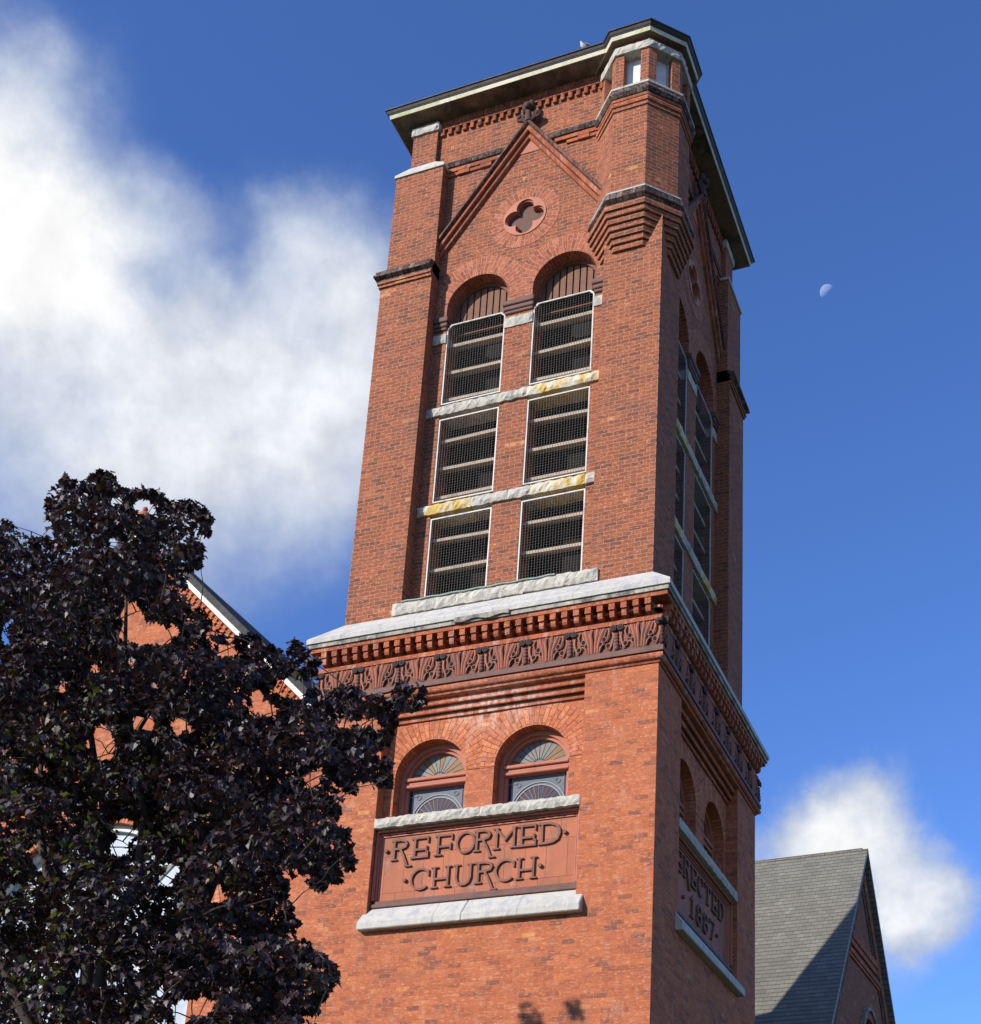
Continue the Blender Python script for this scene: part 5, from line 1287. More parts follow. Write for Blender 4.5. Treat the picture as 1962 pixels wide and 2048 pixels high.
(0.65,-8.29,6.2,0.07),(-2.62,-7.08,6.2,0.05),(-2.51,-6.47,6.2,0.06),(-0.6,-6.39,6.2,0.07),(-1.72,-8.34,6.2,0.1),(-0.99,-6.54,6.21,0.24),(-2.63,-7.51,6.21,0.19),
(-0.5,-7.52,6.21,0.14),(-0.23,-8.52,6.21,0.12),(-1.26,-6.64,6.22,0.22),(-2.1,-7.58,6.22,0.08),(-2.87,-7.77,6.22,0.13),(-2.84,-6.81,6.22,0.07),(-1.54,-7.53,6.22,0.14),
(-0.84,-8.55,6.23,0.07),(-2.13,-7.54,6.23,0.07),(-1.09,-6.44,6.24,0.21),(-1.92,-8.31,6.24,0.12),(-2.04,-7.51,6.24,0.05),(-2.81,-6.44,6.24,0.13),(-0.94,-7.14,6.25,0.22),
(-3.9,-6.54,6.25,0.07),(-4.49,-6.37,6.25,0.1),(-2.6,-8.5,6.26,0.24),(0.26,-7.69,6.26,0.15),(-0.57,-7.42,6.26,0.09),(-0.11,-7.97,6.26,0.09),(-0.91,-8.31,6.26,0.11),
(0.45,-8.22,6.26,0.04),(-0.06,-8.55,6.27,0.04),(-0.68,-6.38,6.27,0.13),(-2.06,-8.5,6.27,0.03),(0.31,-8.55,6.28,0.09),(-1.18,-8.13,6.28,0.15),(0.26,-8.24,6.28,0.13),
(-1.73,-8.28,6.28,0.03),(-0.91,-7.23,6.29,0.24),(-2.84,-6.31,6.29,0.16),(-2.4,-8.11,6.29,0.08),(-0.83,-6.66,6.3,0.21),(-1.25,-7.37,6.31,0.23),(-2.4,-6.46,6.31,0.1),
(-1.95,-7.94,6.31,0.11),(-2.88,-6.87,6.31,0.12),(-1.18,-8.48,6.32,0.07),(-0.42,-7.49,6.32,0.06),(-2.71,-6.5,6.33,0.1),(-3.76,-6.31,6.33,0.12),(-1.83,-7.48,6.33,0.13),
(-3.06,-7.79,6.34,0.16),(-1.48,-6.58,6.34,0.15),(-2.01,-8.57,6.34,0.11),(-2.16,-7.53,6.35,0.1),(-0.55,-7.2,6.35,0.07),(-2.9,-8.15,6.36,0.13),(0.73,-8.59,6.36,0.06),
(-1.47,-8.01,6.36,0.19),(-0.89,-8.29,6.36,0.05),(0.83,-8.3,6.36,0.07),(-3.51,-7.08,6.36,0.09),(-2.1,-6.61,6.37,0.17),(-2.2,-8.22,6.37,0.07),(-0.22,-8.4,6.37,0.07),
(-3.06,-6.32,6.37,0.05),(-2.47,-6.61,6.39,0.2),(-2.95,-8.32,6.39,0.24),(-2.2,-8.3,6.39,0.06),(-1.36,-7.99,6.4,0.14),(-0.35,-7.52,6.4,0.04),(-1.7,-7.42,6.4,0.12),
(-1.47,-8.27,6.4,0.08),(-2.42,-7.74,6.41,0.24),(-1.86,-6.63,6.41,0.16),(-1.33,-7.77,6.41,0.09),(0.83,-8.3,6.41,0.05),(-0.08,-7.52,6.41,0.05),(-0.7,-7.55,6.42,0.19),
(-0.71,-8.06,6.42,0.16),(-2.8,-7,6.42,0.19),(-2.45,-7.19,6.42,0.07),(0.24,-8.06,6.42,0.05),(-2.31,-7.28,6.42,0.12),(-1.33,-8.52,6.42,0.04),(-3.34,-7.14,6.43,0.12),
(-1.09,-8.33,6.43,0.07),(-0.64,-7.16,6.43,0.08),(-2.53,-7.93,6.44,0.05),(1.01,-8.38,6.44,0.05),(-2.9,-6.71,6.44,0.04),(-1.86,-8.56,6.45,0.2),(-2.87,-7.76,6.45,0.15),
(0.09,-7.05,6.45,0.05),(-1.65,-8.56,6.45,0.05),(0.64,-8.15,6.46,0.05),(0.12,-7.59,6.46,0.11),(0.12,-7.69,6.46,0.12),(-2.46,-8.22,6.46,0.06),(-0.6,-7.5,6.47,0.19),
(-3.67,-6.85,6.47,0.05),(-1.95,-7.83,6.47,0.11),(-3.16,-6.55,6.47,0.12),(-2.54,-7.63,6.47,0.13),(-1.34,-6.35,6.47,0.1),(0.26,-7.75,6.47,0.11),(-2.75,-8.04,6.48,0.11),
(-0.03,-8.32,6.48,0.03),(-1.6,-6.81,6.48,0.11),(-2.5,-8.18,6.48,0.06),(-1.33,-8.17,6.49,0.08),(-3.64,-8.01,6.5,0.26),(-2.34,-6.71,6.5,0.23),(-1.42,-8.06,6.5,0.13),
(-0.15,-8.12,6.5,0.06),(-0.76,-8.5,6.5,0.05),(-2.65,-7.19,6.5,0.11),(-2.3,-7.23,6.5,0.1),(-1.43,-8.49,6.5,0.05),(-1,-8.54,6.51,0.07),(-1.53,-8.29,6.51,0.04),
(-1.48,-8.28,6.51,0.06),(-1.22,-7.36,6.52,0.16),(-1.6,-7.49,6.52,0.16),(-0.6,-8.17,6.52,0.13),(0.05,-7.59,6.52,0.12),(-1.6,-7.08,6.53,0.24),(0.18,-7.4,6.53,0.13),
(-1.03,-6.97,6.53,0.15),(-2.45,-7.2,6.53,0.11),(-3.52,-6.8,6.53,0.09),(-0.01,-7.58,6.53,0.11),(-1,-8.1,6.53,0.05),(-2.17,-8.09,6.54,0.14),(-1.92,-7.41,6.54,0.13),
(-1.48,-8.43,6.54,0.06),(-0.26,-6.94,6.54,0.08),(-2.27,-6.33,6.55,0.17),(-1.85,-6.91,6.55,0.15),(0.18,-7.71,6.55,0.04),(-2.35,-7.01,6.55,0.14),(-1.86,-6.44,6.55,0.13),
(-0.24,-7.28,6.55,0.06),(-3.73,-6.96,6.55,0.13),(-1.2,-7.05,6.56,0.2),(-1.69,-7.31,6.56,0.1),(-2.68,-7.71,6.56,0.09),(-0.85,-6.55,6.56,0.14),(-0.82,-6.4,6.56,0.12),
(-3.15,-7.15,6.57,0.22),(-2.13,-7.08,6.57,0.15),(-4.68,-6.24,6.57,0.15),(-2.59,-8.03,6.57,0.03),(-1.53,-8.16,6.57,0.04),(-0.67,-7.68,6.58,0.1),(-0.3,-7.46,6.58,0.1),
(0.34,-7.92,6.58,0.04),(0.48,-7.98,6.58,0.05),(-2.56,-7.86,6.59,0.07),(-2.62,-8,6.59,0.03),(-1.55,-8.35,6.59,0.05),(-2.11,-7.73,6.59,0.04),(-2.57,-7.84,6.6,0.08),
(-0.14,-7.26,6.6,0.09),(-0.86,-8.22,6.6,0.1),(-1.73,-8.06,6.6,0.03),(-2.94,-7.71,6.6,0.05),(-2.24,-8.24,6.61,0.2),(-1.47,-8.39,6.61,0.05),(0.25,-8.54,6.62,0.04),
(-1.72,-6.38,6.62,0.13),(-0.76,-8.37,6.62,0.12),(-1.47,-8.46,6.62,0.11),(-0.4,-7.93,6.63,0.03),(-0.4,-6.92,6.63,0.11),(-1.61,-8.07,6.63,0.04),(0.83,-7.87,6.63,0.04),
(-2.64,-7.92,6.63,0.03),(-2.61,-8.02,6.63,0.08),(-5.31,-6.74,6.64,0.11),(-2.2,-6.24,6.64,0.21),(-0.52,-7.93,6.65,0.04),(-1.35,-7.95,6.65,0.04),(-2.32,-7.22,6.66,0.14),
(-3.12,-6.9,6.66,0.14),(-2.6,-7.6,6.66,0.15),(-3.75,-6.57,6.66,0.1),(-1.33,-7.82,6.66,0.04),(-1.28,-8.12,6.66,0.04),(-0.04,-6.75,6.66,0.05),(-2.44,-6.89,6.67,0.23),
(-2.54,-7.24,6.67,0.15),(-2.09,-6.23,6.67,0.11),(-3.93,-6.27,6.67,0.06),(-2.69,-8.55,6.68,0.24),(-1.08,-8.33,6.68,0.11),(-1.77,-8.32,6.69,0.07),(-3.06,-7.67,6.69,0.08),
(-0.29,-7.11,6.69,0.11),(-1.27,-8.14,6.7,0.05),(-1.3,-8.26,6.7,0.04),(-1.01,-8.19,6.7,0.06),(-1.32,-8.38,6.7,0.09),(-0.56,-6.66,6.71,0.11),(0.53,-7.7,6.71,0.04),
(0.27,-8.08,6.71,0.04),(-2.2,-8.16,6.72,0.18),(-3.51,-7.8,6.72,0.26),(-0.38,-7.18,6.72,0.11),(-2.08,-7.56,6.72,0.1),(-1.09,-8.16,6.72,0.04),(-2.94,-7.44,6.72,0.09),
(-2.24,-7.36,6.72,0.15),(0.47,-7.6,6.72,0.04),(-1.59,-7.88,6.72,0.04),(-2.1,-8.32,6.73,0.19),(-0.85,-8.18,6.73,0.12),(-0.31,-8.5,6.73,0.12),(-1.64,-8.19,6.73,0.05),
(-2.78,-8.59,6.74,0.24),(-2.76,-6.37,6.74,0.16),(-1.45,-7.91,6.74,0.05),(-2.45,-7.49,6.75,0.03),(-1.05,-6.91,6.76,0.24),(-0.67,-7.33,6.76,0.16),(-0.55,-6.79,6.76,0.05),
(-3.71,-8.01,6.77,0.26),(-0.41,-7.77,6.77,0.04),(-1.5,-7.85,6.77,0.05),(0.2,-7.79,6.77,0.11),(-2.8,-6.95,6.78,0.22),(-2.28,-6.47,6.78,0.16),(0.07,-7.17,6.78,0.09),
(-1.52,-8.57,6.78,0.12),(-1.45,-7.22,6.79,0.21),(-4.68,-7.39,6.79,0.11),(-0.76,-7.03,6.79,0.13),(-1.99,-8.5,6.79,0.03),(0.23,-7.94,6.79,0.05),(-0.98,-8.4,6.79,0.09),
(-1.81,-7.45,6.8,0.17),(-0.13,-6.85,6.8,0.13),(-2.56,-7.28,6.8,0.08),(-1.11,-7.91,6.8,0.09),(-2.38,-7.35,6.8,0.06),(-3.34,-7.59,6.81,0.15),(-2.05,-8.57,6.81,0.06),
(-3.85,-6.23,6.81,0.12),(-3.42,-7.37,6.81,0.14),(-4.55,-7.19,6.82,0.28),(-1.13,-7.17,6.82,0.22),(-3.02,-7.74,6.82,0.1),(-2.21,-7.2,6.83,0.23),(-1.13,-8.05,6.83,0.09),
(-1.94,-8.29,6.84,0.11),(-0.91,-7.91,6.85,0.22),(-0.83,-8.6,6.85,0.19),(-2.28,-7.09,6.85,0.15),(0.73,-7.72,6.86,0.09),(-0.07,-7.05,6.86,0.1),(-3.35,-7.38,6.86,0.08),
(-3.01,-7.54,6.86,0.04),(0.66,-7.78,6.86,0.04),(-1.75,-6.24,6.87,0.26),(-2.13,-8.07,6.87,0.1),(-1.72,-8.06,6.87,0.07),(-1.88,-8.51,6.87,0.04),(-0.31,-7.49,6.88,0.18),
(-1.23,-7.54,6.88,0.19),(-2.05,-6.52,6.88,0.19),(-0.61,-8.41,6.88,0.11),(-1.25,-7.9,6.88,0.06),(-0.45,-8.07,6.88,0.04),(0.05,-6.96,6.88,0.05),(-3.12,-8.17,6.89,0.25),
(-3.06,-7.81,6.89,0.18),(-2.18,-7.22,6.89,0.12),(-1.32,-7.56,6.89,0.09),(-2.56,-6.28,6.89,0.17),(-2.39,-6.78,6.89,0.15),(-2.42,-8.6,6.9,0.13),(-2.72,-7.59,6.9,0.14),
(-2.49,-8.43,6.9,0.13),(-0.57,-7.25,6.91,0.14),(-2.93,-6.34,6.91,0.15),(-2.76,-7.47,6.91,0.15),(-1.17,-6.4,6.91,0.06),(-2.04,-7.73,6.91,0.05),(-2.13,-8.09,6.92,0.18),
(-0.97,-8.32,6.92,0.21),(-2.08,-7.37,6.92,0.13),(-3.51,-6.9,6.92,0.13),(-1.68,-8.24,6.93,0.13),(-1.51,-6.45,6.93,0.15),(-3.68,-6.51,6.93,0.16),(-0.23,-7.06,6.93,0.06),
(-0.6,-7.51,6.93,0.04),(-0.66,-7.41,6.93,0.08),(-0.39,-7.09,6.93,0.09),(0.16,-7.69,6.94,0.05),(-0.51,-8.08,6.94,0.07),(-0.99,-7.7,6.95,0.15),(-4.07,-6.83,6.95,0.19),
(-4.12,-6.78,6.95,0.21),(0.43,-7.47,6.95,0.05),(-2.24,-8.24,6.96,0.03),(-1.7,-6.25,6.97,0.26),(-3.75,-7.12,6.97,0.15),(-4.09,-7.42,6.97,0.27),(-0.11,-7.48,6.97,0.11),
(-1.76,-8.39,6.97,0.07),(-1.03,-7.21,6.97,0.1),(-4.53,-6.5,6.97,0.14),(-0.3,-6.97,6.98,0.05),(-3.79,-6.84,6.98,0.13),(-1.72,-7.27,6.98,0.06),(-0.54,-7.7,6.98,0.04),
(-1.21,-8.4,6.99,0.16),(-0.78,-6.8,6.99,0.15),(0.26,-7.45,6.99,0.04),(-2.48,-8.26,6.99,0.11),(-1.17,-8.57,6.99,0.09),(-0.46,-6.99,6.99,0.11),(-2.23,-7.51,6.99,0.04),
(-2.1,-6.41,7.01,0.17),(-3.1,-7.24,7.01,0.12),(-3.71,-6.63,7.02,0.16),(-0.79,-6.78,7.02,0.14),(-2.42,-8.46,7.02,0.18),(0.13,-7.32,7.02,0.09),(-1.01,-7.43,7.03,0.09),
(-1.85,-8,7.03,0.14),(-1.9,-7.21,7.03,0.05),(-1.8,-6.56,7.04,0.17),(-3.93,-6.7,7.06,0.11),(-1.93,-7.17,7.06,0.05),(-2.32,-6.36,7.07,0.16),(-3.59,-6.6,7.08,0.18),
(-1.06,-8.13,7.08,0.17),(-2.22,-7.78,7.08,0.11),(-2.59,-7.07,7.08,0.05),(-0.67,-8.49,7.09,0.11),(-0.83,-7.99,7.09,0.13),(-1.21,-6.28,7.09,0.04),(-0.48,-7.98,7.09,0.09),
(-1.1,-7.22,7.09,0.08),(-2.42,-8.06,7.09,0.03),(-1.8,-7.52,7.1,0.05),(-0.32,-6.73,7.1,0.08),(-0.07,-7.95,7.1,0.04),(-1.47,-7.12,7.11,0.14),(-2.49,-8.13,7.11,0.08),
(-1.64,-7.66,7.11,0.12),(-0.93,-8.47,7.11,0.05),(-1.92,-7.37,7.13,0.04),(-1.47,-8.5,7.13,0.09),(-1.98,-7.28,7.13,0.06),(-0.46,-6.6,7.13,0.13),(-2.36,-8.49,7.14,0.13),
(-2.34,-6.81,7.14,0.2),(-5.23,-6.94,7.14,0.1),(-1.46,-7.33,7.14,0.11),(-1.24,-6.93,7.14,0.15),(-1.16,-6.27,7.14,0.06),(-1.3,-8.43,7.14,0.04),(-1.63,-7.91,7.15,0.2),
(-0.98,-8.17,7.15,0.16),(-2,-6.73,7.15,0.24),(-1.9,-7.57,7.15,0.05),(-0.82,-7.01,7.15,0.1),(-2.77,-7.35,7.15,0.04),(-2.04,-7.13,7.15,0.04),(-3.11,-6.22,7.16,0.16),
(-3.48,-7.41,7.16,0.24),(-3.68,-6.26,7.16,0.13),(-1.83,-8.1,7.17,0.13),(-1.39,-8.31,7.17,0.08),(-0.7,-8.57,7.17,0.09),(-0.39,-6.73,7.17,0.04),(-3.25,-6.78,7.18,0.09),
(-1.26,-8.34,7.18,0.04),(-2.62,-8.14,7.18,0.11),(-1.78,-6.41,7.19,0.27),(-4.38,-6.62,7.19,0.22),(-1.67,-7.31,7.19,0.05),(-0.57,-6.63,7.19,0.05),(-2.54,-8.38,7.2,0.22),
(-0.93,-6.34,7.2,0.12),(-0.05,-6.92,7.2,0.06),(-1.43,-6.22,7.21,0.22),(-2.45,-6.22,7.21,0.11),(-3.24,-6.71,7.21,0.07),(-0.5,-8.07,7.22,0.06),(-1.8,-7.39,7.22,0.05),
(-2.26,-6.67,7.22,0.13),(-2.27,-7.98,7.22,0.15),(-0.28,-6.94,7.22,0.08),(-0.47,-7.74,7.23,0.1),(-2.29,-7.95,7.23,0.12),(-0.68,-6.56,7.24,0.06),(-0.73,-6.74,7.25,0.13),
(-2.26,-6.5,7.25,0.12),(-2.52,-6.94,7.25,0.09),(-2.59,-7.44,7.25,0.08),(-2.53,-8.19,7.25,0.11),(-3.13,-6.6,7.25,0.04),(-2.54,-7.08,7.25,0.06),(0.2,-6.9,7.26,0.1),
(-2.33,-8.42,7.26,0.1),(-1.45,-7,7.27,0.21),(-2.17,-6.8,7.27,0.05),(-3.17,-8.04,7.27,0.15),(-3.4,-6.62,7.28,0.1),(-3.52,-6.38,7.28,0.12),(-1.79,-6.64,7.29,0.16),
(-0.5,-6.98,7.29,0.14),(-3.55,-6.35,7.29,0.14),(-2.45,-6.96,7.29,0.04),(-0.16,-6.64,7.3,0.05),(-0.21,-6.54,7.3,0.04),(-2.98,-7.76,7.31,0.19),(-1.34,-6.61,7.31,0.11),
(-2.8,-6.77,7.31,0.09),(-2.15,-7.44,7.31,0.1),(-2.31,-6.89,7.31,0.08),(-2.13,-8.17,7.31,0.06),(-1.44,-7.87,7.32,0.15),(-2.23,-7.89,7.32,0.07),(-3.71,-6.76,7.32,0.07),
(-2.46,-7.5,7.33,0.13),(-2.44,-8.53,7.33,0.1),(-0.19,-6.48,7.33,0.05),(-2.74,-6.94,7.34,0.05),(-2.75,-7.88,7.34,0.07),(-1.94,-7.86,7.35,0.21),(-1.59,-6.72,7.35,0.11),
(-2.22,-7.02,7.35,0.04),(-3.13,-7.04,7.35,0.1),(-4.59,-7.27,7.36,0.28),(-1.39,-7.32,7.36,0.24),(-2.29,-6.65,7.36,0.05),(-0.93,-6.97,7.36,0.05),(0.25,-6.75,7.36,0.05),
(-4.16,-6.67,7.36,0.13),(-0.62,-7.09,7.37,0.05),(-2.65,-7.23,7.37,0.07),(-2.72,-7.47,7.38,0.15),(-0.87,-8.53,7.38,0.04),(-1.62,-8.59,7.38,0.09),(-4.27,-6.22,7.38,0.1),
(-3.78,-7.31,7.39,0.21),(-2.2,-7.05,7.39,0.06),(-2.35,-8.21,7.39,0.13),(-1.1,-8.21,7.39,0.03),(-3.33,-8.22,7.4,0.26),(-2.47,-6.22,7.4,0.13),(-2.74,-6.7,7.4,0.09),
(-2.58,-7.15,7.4,0.05),(-1.02,-6.93,7.4,0.07),(-2.7,-7.95,7.41,0.12),(-0.41,-6.74,7.42,0.16),(-1.82,-8.2,7.42,0.07),(-1.6,-7.28,7.42,0.12),(-5.42,-6.81,7.43,0.13),
(-2.95,-7.2,7.43,0.11),(-2.02,-7.05,7.43,0.05),(-2.28,-7.13,7.43,0.05),(-2.43,-8.35,7.43,0.15),(-4.24,-7.45,7.44,0.28),(-2.26,-6.34,7.45,0.16),(-2.78,-6.74,7.45,0.05),
(-1.39,-6.56,7.46,0.04),(-0.58,-6.56,7.46,0.06),(-3.15,-7.44,7.46,0.13),(-3.16,-6.95,7.46,0.07),(-0.01,-6.73,7.46,0.05),(-1.99,-8.07,7.46,0.11),(-2.86,-6.73,7.46,0.07),
(-4.24,-6.89,7.47,0.27),(-1.26,-8.4,7.47,0.08),(-0.86,-6.4,7.47,0.06),(-1.53,-8.58,7.47,0.03),(-3.22,-6.27,7.48,0.13),(-1.55,-6.32,7.48,0.16),(-2.34,-6.42,7.48,0.09),
(-1.48,-7.88,7.48,0.07),(-2.32,-7.01,7.49,0.07),(-1.08,-8.5,7.5,0.13),(-2.97,-7.99,7.51,0.25),(-1.59,-7.19,7.51,0.18),(-4.12,-7.72,7.51,0.27),(-0.8,-7.69,7.51,0.05),
(-1.04,-6.72,7.51,0.05),(-2.95,-7.38,7.52,0.08),(-1.74,-7.86,7.53,0.04),(-2.88,-8.42,7.53,0.04),(-3.53,-7.44,7.54,0.22),(-2.28,-7.8,7.54,0.04),(-4.19,-6.43,7.54,0.04),
(-3.95,-6.36,7.54,0.16),(-3.6,-7.42,7.54,0.16),(-3.62,-6.4,7.54,0.04),(-1.67,-7.72,7.54,0.13),(-3.68,-6.42,7.54,0.09),(-1.17,-7.02,7.55,0.05),(-0.2,-6.39,7.55,0.05),
(-0.89,-6.57,7.56,0.16),(-3.91,-7.09,7.56,0.2),(-1.08,-8.12,7.56,0.05),(-2.51,-7.84,7.56,0.09),(-1.3,-7.98,7.56,0.03),(-4.14,-7.12,7.57,0.17),(-2.2,-6.83,7.57,0.05),
(-2.9,-7.04,7.57,0.15),(-3.17,-6.35,7.57,0.09),(-3.93,-7.23,7.58,0.18),(-2.61,-7.95,7.58,0.14),(-1.08,-7.79,7.58,0.05),(-3.68,-7.57,7.59,0.16),(-1.34,-7.84,7.59,0.09),
(-1.58,-7.43,7.6,0.14),(-1.4,-7.33,7.6,0.12),(-2.14,-6.64,7.6,0.11),(-1.5,-6.91,7.6,0.08),(-2.43,-6.71,7.6,0.04),(-1.39,-7.74,7.61,0.14),(-2.25,-6.4,7.61,0.15),
(-1.42,-8.23,7.61,0.08),(-1.39,-7.52,7.61,0.07),(-0.3,-6.31,7.61,0.05),(-1.85,-7.74,7.62,0.04),(-2.06,-6.93,7.62,0.15),(-1.35,-6.36,7.62,0.1),(-2.29,-6.96,7.63,0.15),
(-2.43,-8.26,7.63,0.18),(-0.75,-7.01,7.63,0.05),(-2.88,-8.44,7.63,0.04),(-0.63,-7.28,7.64,0.09),(-3.34,-7.93,7.64,0.17),(-2.86,-7.67,7.65,0.12),(-3.11,-8.06,7.65,0.04),
(-2.49,-6.62,7.65,0.04),(-2.85,-8.2,7.65,0.06),(-0.77,-6.99,7.66,0.07),(-1.9,-7.67,7.67,0.05),(-1.92,-7.57,7.67,0.1),(-2.06,-7.72,7.67,0.07),(-1.47,-6.87,7.68,0.05),
(-2.82,-6.28,7.68,0.08),(-1.57,-7.01,7.68,0.16),(-3.5,-8.09,7.69,0.26),(-2.58,-8.44,7.69,0.14),(-1.97,-6.99,7.69,0.16),(-2.59,-6.69,7.7,0.08),(-2.42,-6.98,7.71,0.17),
(-2.14,-8.5,7.71,0.21),(-2.34,-6.48,7.71,0.05),(-2.43,-7.66,7.71,0.09),(-3.07,-6.69,7.71,0.12),(-1.97,-8.08,7.73,0.04),(-3.22,-6.42,7.73,0.05),(-4.74,-6.45,7.74,0.12),
(-2.9,-7.95,7.74,0.11),(-3.92,-7.98,7.75,0.27),(-2.23,-6.73,7.75,0.11),(-3.2,-7.37,7.75,0.04),(-3.44,-6.94,7.76,0.09),(-1.5,-6.95,7.76,0.13),(-1.19,-7.41,7.76,0.05),
(-3.02,-7.51,7.77,0.12),(-2.53,-6.51,7.78,0.06),(-2.43,-6.37,7.78,0.06),(-1.32,-6.74,7.78,0.04),(-1.18,-7.43,7.8,0.05),(-1.31,-7.76,7.8,0.05),(-2.16,-8.02,7.81,0.1),
(-4.37,-6.2,7.82,0.16),(-5.01,-6.75,7.82,0.3),(-2.11,-7.35,7.82,0.11),(-3.67,-8.42,7.83,0.26),(-1.67,-8.02,7.83,0.06),(-1.08,-8.58,7.83,0.1),(-2.29,-6.47,7.83,0.17),
(-3.8,-6.26,7.83,0.04),(-2.83,-7.44,7.83,0.05),(-2.61,-6.42,7.84,0.06),(-2.79,-8.25,7.84,0.11),(-0.82,-7.15,7.84,0.05),(-2.38,-7.6,7.85,0.08),(-2.92,-7.95,7.86,0.13),
(-2.04,-8.48,7.87,0.2),(-1.83,-7.4,7.87,0.05),(-2.89,-6.65,7.88,0.15),(-0.91,-7.01,7.88,0.07),(-1.48,-6.61,7.88,0.07),(-1.62,-6.29,7.88,0.07),(-3,-8.02,7.89,0.11),
(-3.04,-6.95,7.89,0.16),(-1.39,-7.75,7.89,0.05),(-2.33,-7.41,7.89,0.06),(-1.16,-6.61,7.9,0.05),(-1.58,-6.95,7.9,0.07),(-2.84,-6.22,7.91,0.04),(-4.29,-6.44,7.92,0.21),
(-3.18,-6.43,7.92,0.08),(-1.75,-8.34,7.93,0.19),(-2.94,-7.07,7.93,0.05),(-3.05,-6.88,7.94,0.15),(-4.75,-6.21,7.94,0.17),(-2.22,-7.81,7.94,0.04),(-3.92,-6.5,7.95,0.17),
(-2.04,-7.21,7.95,0.08),(-4.28,-6.47,7.97,0.28),(-3.67,-7.67,7.97,0.09),(-2.34,-7.68,7.98,0.05),(-3.28,-6.31,7.99,0.08),(-3.27,-7.74,7.99,0.13),(-3.26,-7.04,8,0.11),
(-1.07,-8.47,8,0.09),(-2.8,-7.82,8.01,0.16),(-2.99,-6.32,8.01,0.12),(-1.56,-8.52,8.02,0.11),(-1.73,-7.82,8.02,0.14),(-3.13,-6.22,8.02,0.05),(-2.61,-7.34,8.04,0.07),
(-3.88,-6.65,8.04,0.07),(-2.9,-8.41,8.07,0.2),(-3.01,-7.18,8.07,0.07),(-1.51,-6.39,8.07,0.06),(-1.98,-8.37,8.08,0.19),(-3.96,-8.15,8.08,0.27),(-2.46,-7.94,8.08,0.16),
(-2.73,-8.23,8.08,0.11),(-1.33,-6.78,8.08,0.05),(-1.97,-7.68,8.09,0.07),(-1.78,-8.55,8.09,0.05),(-2.16,-6.53,8.1,0.11),(-1.71,-6.61,8.11,0.14),(-3.52,-6.66,8.11,0.15),
(-3.27,-7.61,8.12,0.12),(-2.98,-7.07,8.12,0.09),(-4.64,-6.2,8.13,0.26),(-2.87,-7.48,8.13,0.16),(-3.83,-7.53,8.13,0.06),(-2.76,-6.27,8.13,0.13),(-1.81,-8.02,8.14,0.17),
(-3.84,-7.53,8.14,0.06),(-1.44,-6.92,8.14,0.05),(-4.05,-6.48,8.16,0.06),(-3.88,-7.49,8.17,0.06),(-1.97,-7.45,8.17,0.1),(-3.09,-6.51,8.18,0.28),(-2.49,-7.69,8.18,0.11),
(-3.82,-7.56,8.18,0.04),(-1.79,-6.6,8.19,0.05),(-2.21,-6.94,8.19,0.05),(-2.99,-8.1,8.2,0.11),(-1.29,-8.04,8.21,0.06),(-1.88,-8.03,8.22,0.16),(-1.5,-6.38,8.22,0.14),
(-1.73,-8.34,8.22,0.06),(-2.64,-8.51,8.24,0.05),(-2.11,-8.25,8.24,0.11),(-4.71,-6.59,8.25,0.17),(-1.41,-8.54,8.25,0.07),(-1.37,-6.23,8.26,0.13),(-2.2,-7.67,8.26,0.05),
(-3.94,-6.36,8.27,0.06),(-3.55,-8.46,8.28,0.26),(-3.53,-8.5,8.28,0.26),(-1.77,-6.44,8.28,0.17),(-3.82,-6.69,8.28,0.07),(-2.05,-8.26,8.28,0.08),(-3.04,-6.26,8.29,0.22),
(-4.02,-7.21,8.29,0.04),(-2.08,-6.39,8.29,0.07),(-2.52,-8.03,8.33,0.2),(-3.86,-7.05,8.34,0.17),(-2.51,-7.54,8.34,0.07),(-1.4,-7.84,8.36,0.05),(-1.53,-8.32,8.36,0.1),
(-1.63,-8.42,8.38,0.04),(-2.29,-7.41,8.38,0.05),(-3.79,-6.49,8.38,0.13),(-3.87,-7.23,8.38,0.07),(-4.18,-6.82,8.39,0.18),(-2.13,-7.01,8.4,0.11),(-3.35,-6.58,8.4,0.09),
(-2.96,-7.72,8.41,0.25),(-1.39,-7.95,8.41,0.06),(-5.56,-6.3,8.42,0.32),(-2.26,-7.11,8.42,0.12),(-2.22,-6.98,8.43,0.09),(-2.12,-7.47,8.43,0.1),(-2.69,-7.59,8.46,0.13),
(-2.03,-8.32,8.47,0.07),(-2.11,-6.77,8.47,0.06),(-3.24,-6.97,8.48,0.16),(-2.98,-8.57,8.49,0.11),(-4.25,-7.76,8.49,0.28),(-2.23,-8.08,8.49,0.05),(-4.01,-7.42,8.49,0.06),
(-3.4,-7.86,8.49,0.14),(-2.99,-7.31,8.5,0.13),(-2.37,-8.42,8.51,0.14),(-3.47,-6.64,8.51,0.15),(-1.13,-8.16,8.51,0.05),(-1.9,-6.4,8.51,0.05),(-3.66,-7.26,8.52,0.15),
(-4.15,-7.28,8.53,0.05),(-4.55,-6.65,8.54,0.2),(-2.17,-7.57,8.54,0.16),(-2.41,-7.51,8.54,0.17),(-3.07,-7.66,8.54,0.18),(-2.93,-7.23,8.54,0.13),(-2.51,-6.52,8.55,0.05),
(-2.02,-8.28,8.55,0.1),(-3.44,-6.89,8.56,0.25),(-1.93,-7.84,8.56,0.15),(-3.65,-6.61,8.56,0.13),(-4.03,-6.23,8.56,0.12),(-4.34,-6.32,8.56,0.13),(-1.77,-8.28,8.56,0.07),
(-2.24,-8.08,8.56,0.03),(-3.42,-6.25,8.57,0.24),(-1.72,-7.62,8.57,0.11),(-4.24,-6.61,8.58,0.17),(-2.15,-8.2,8.58,0.08),(-1.96,-8.21,8.59,0.08),(-1.64,-8.54,8.59,0.05),
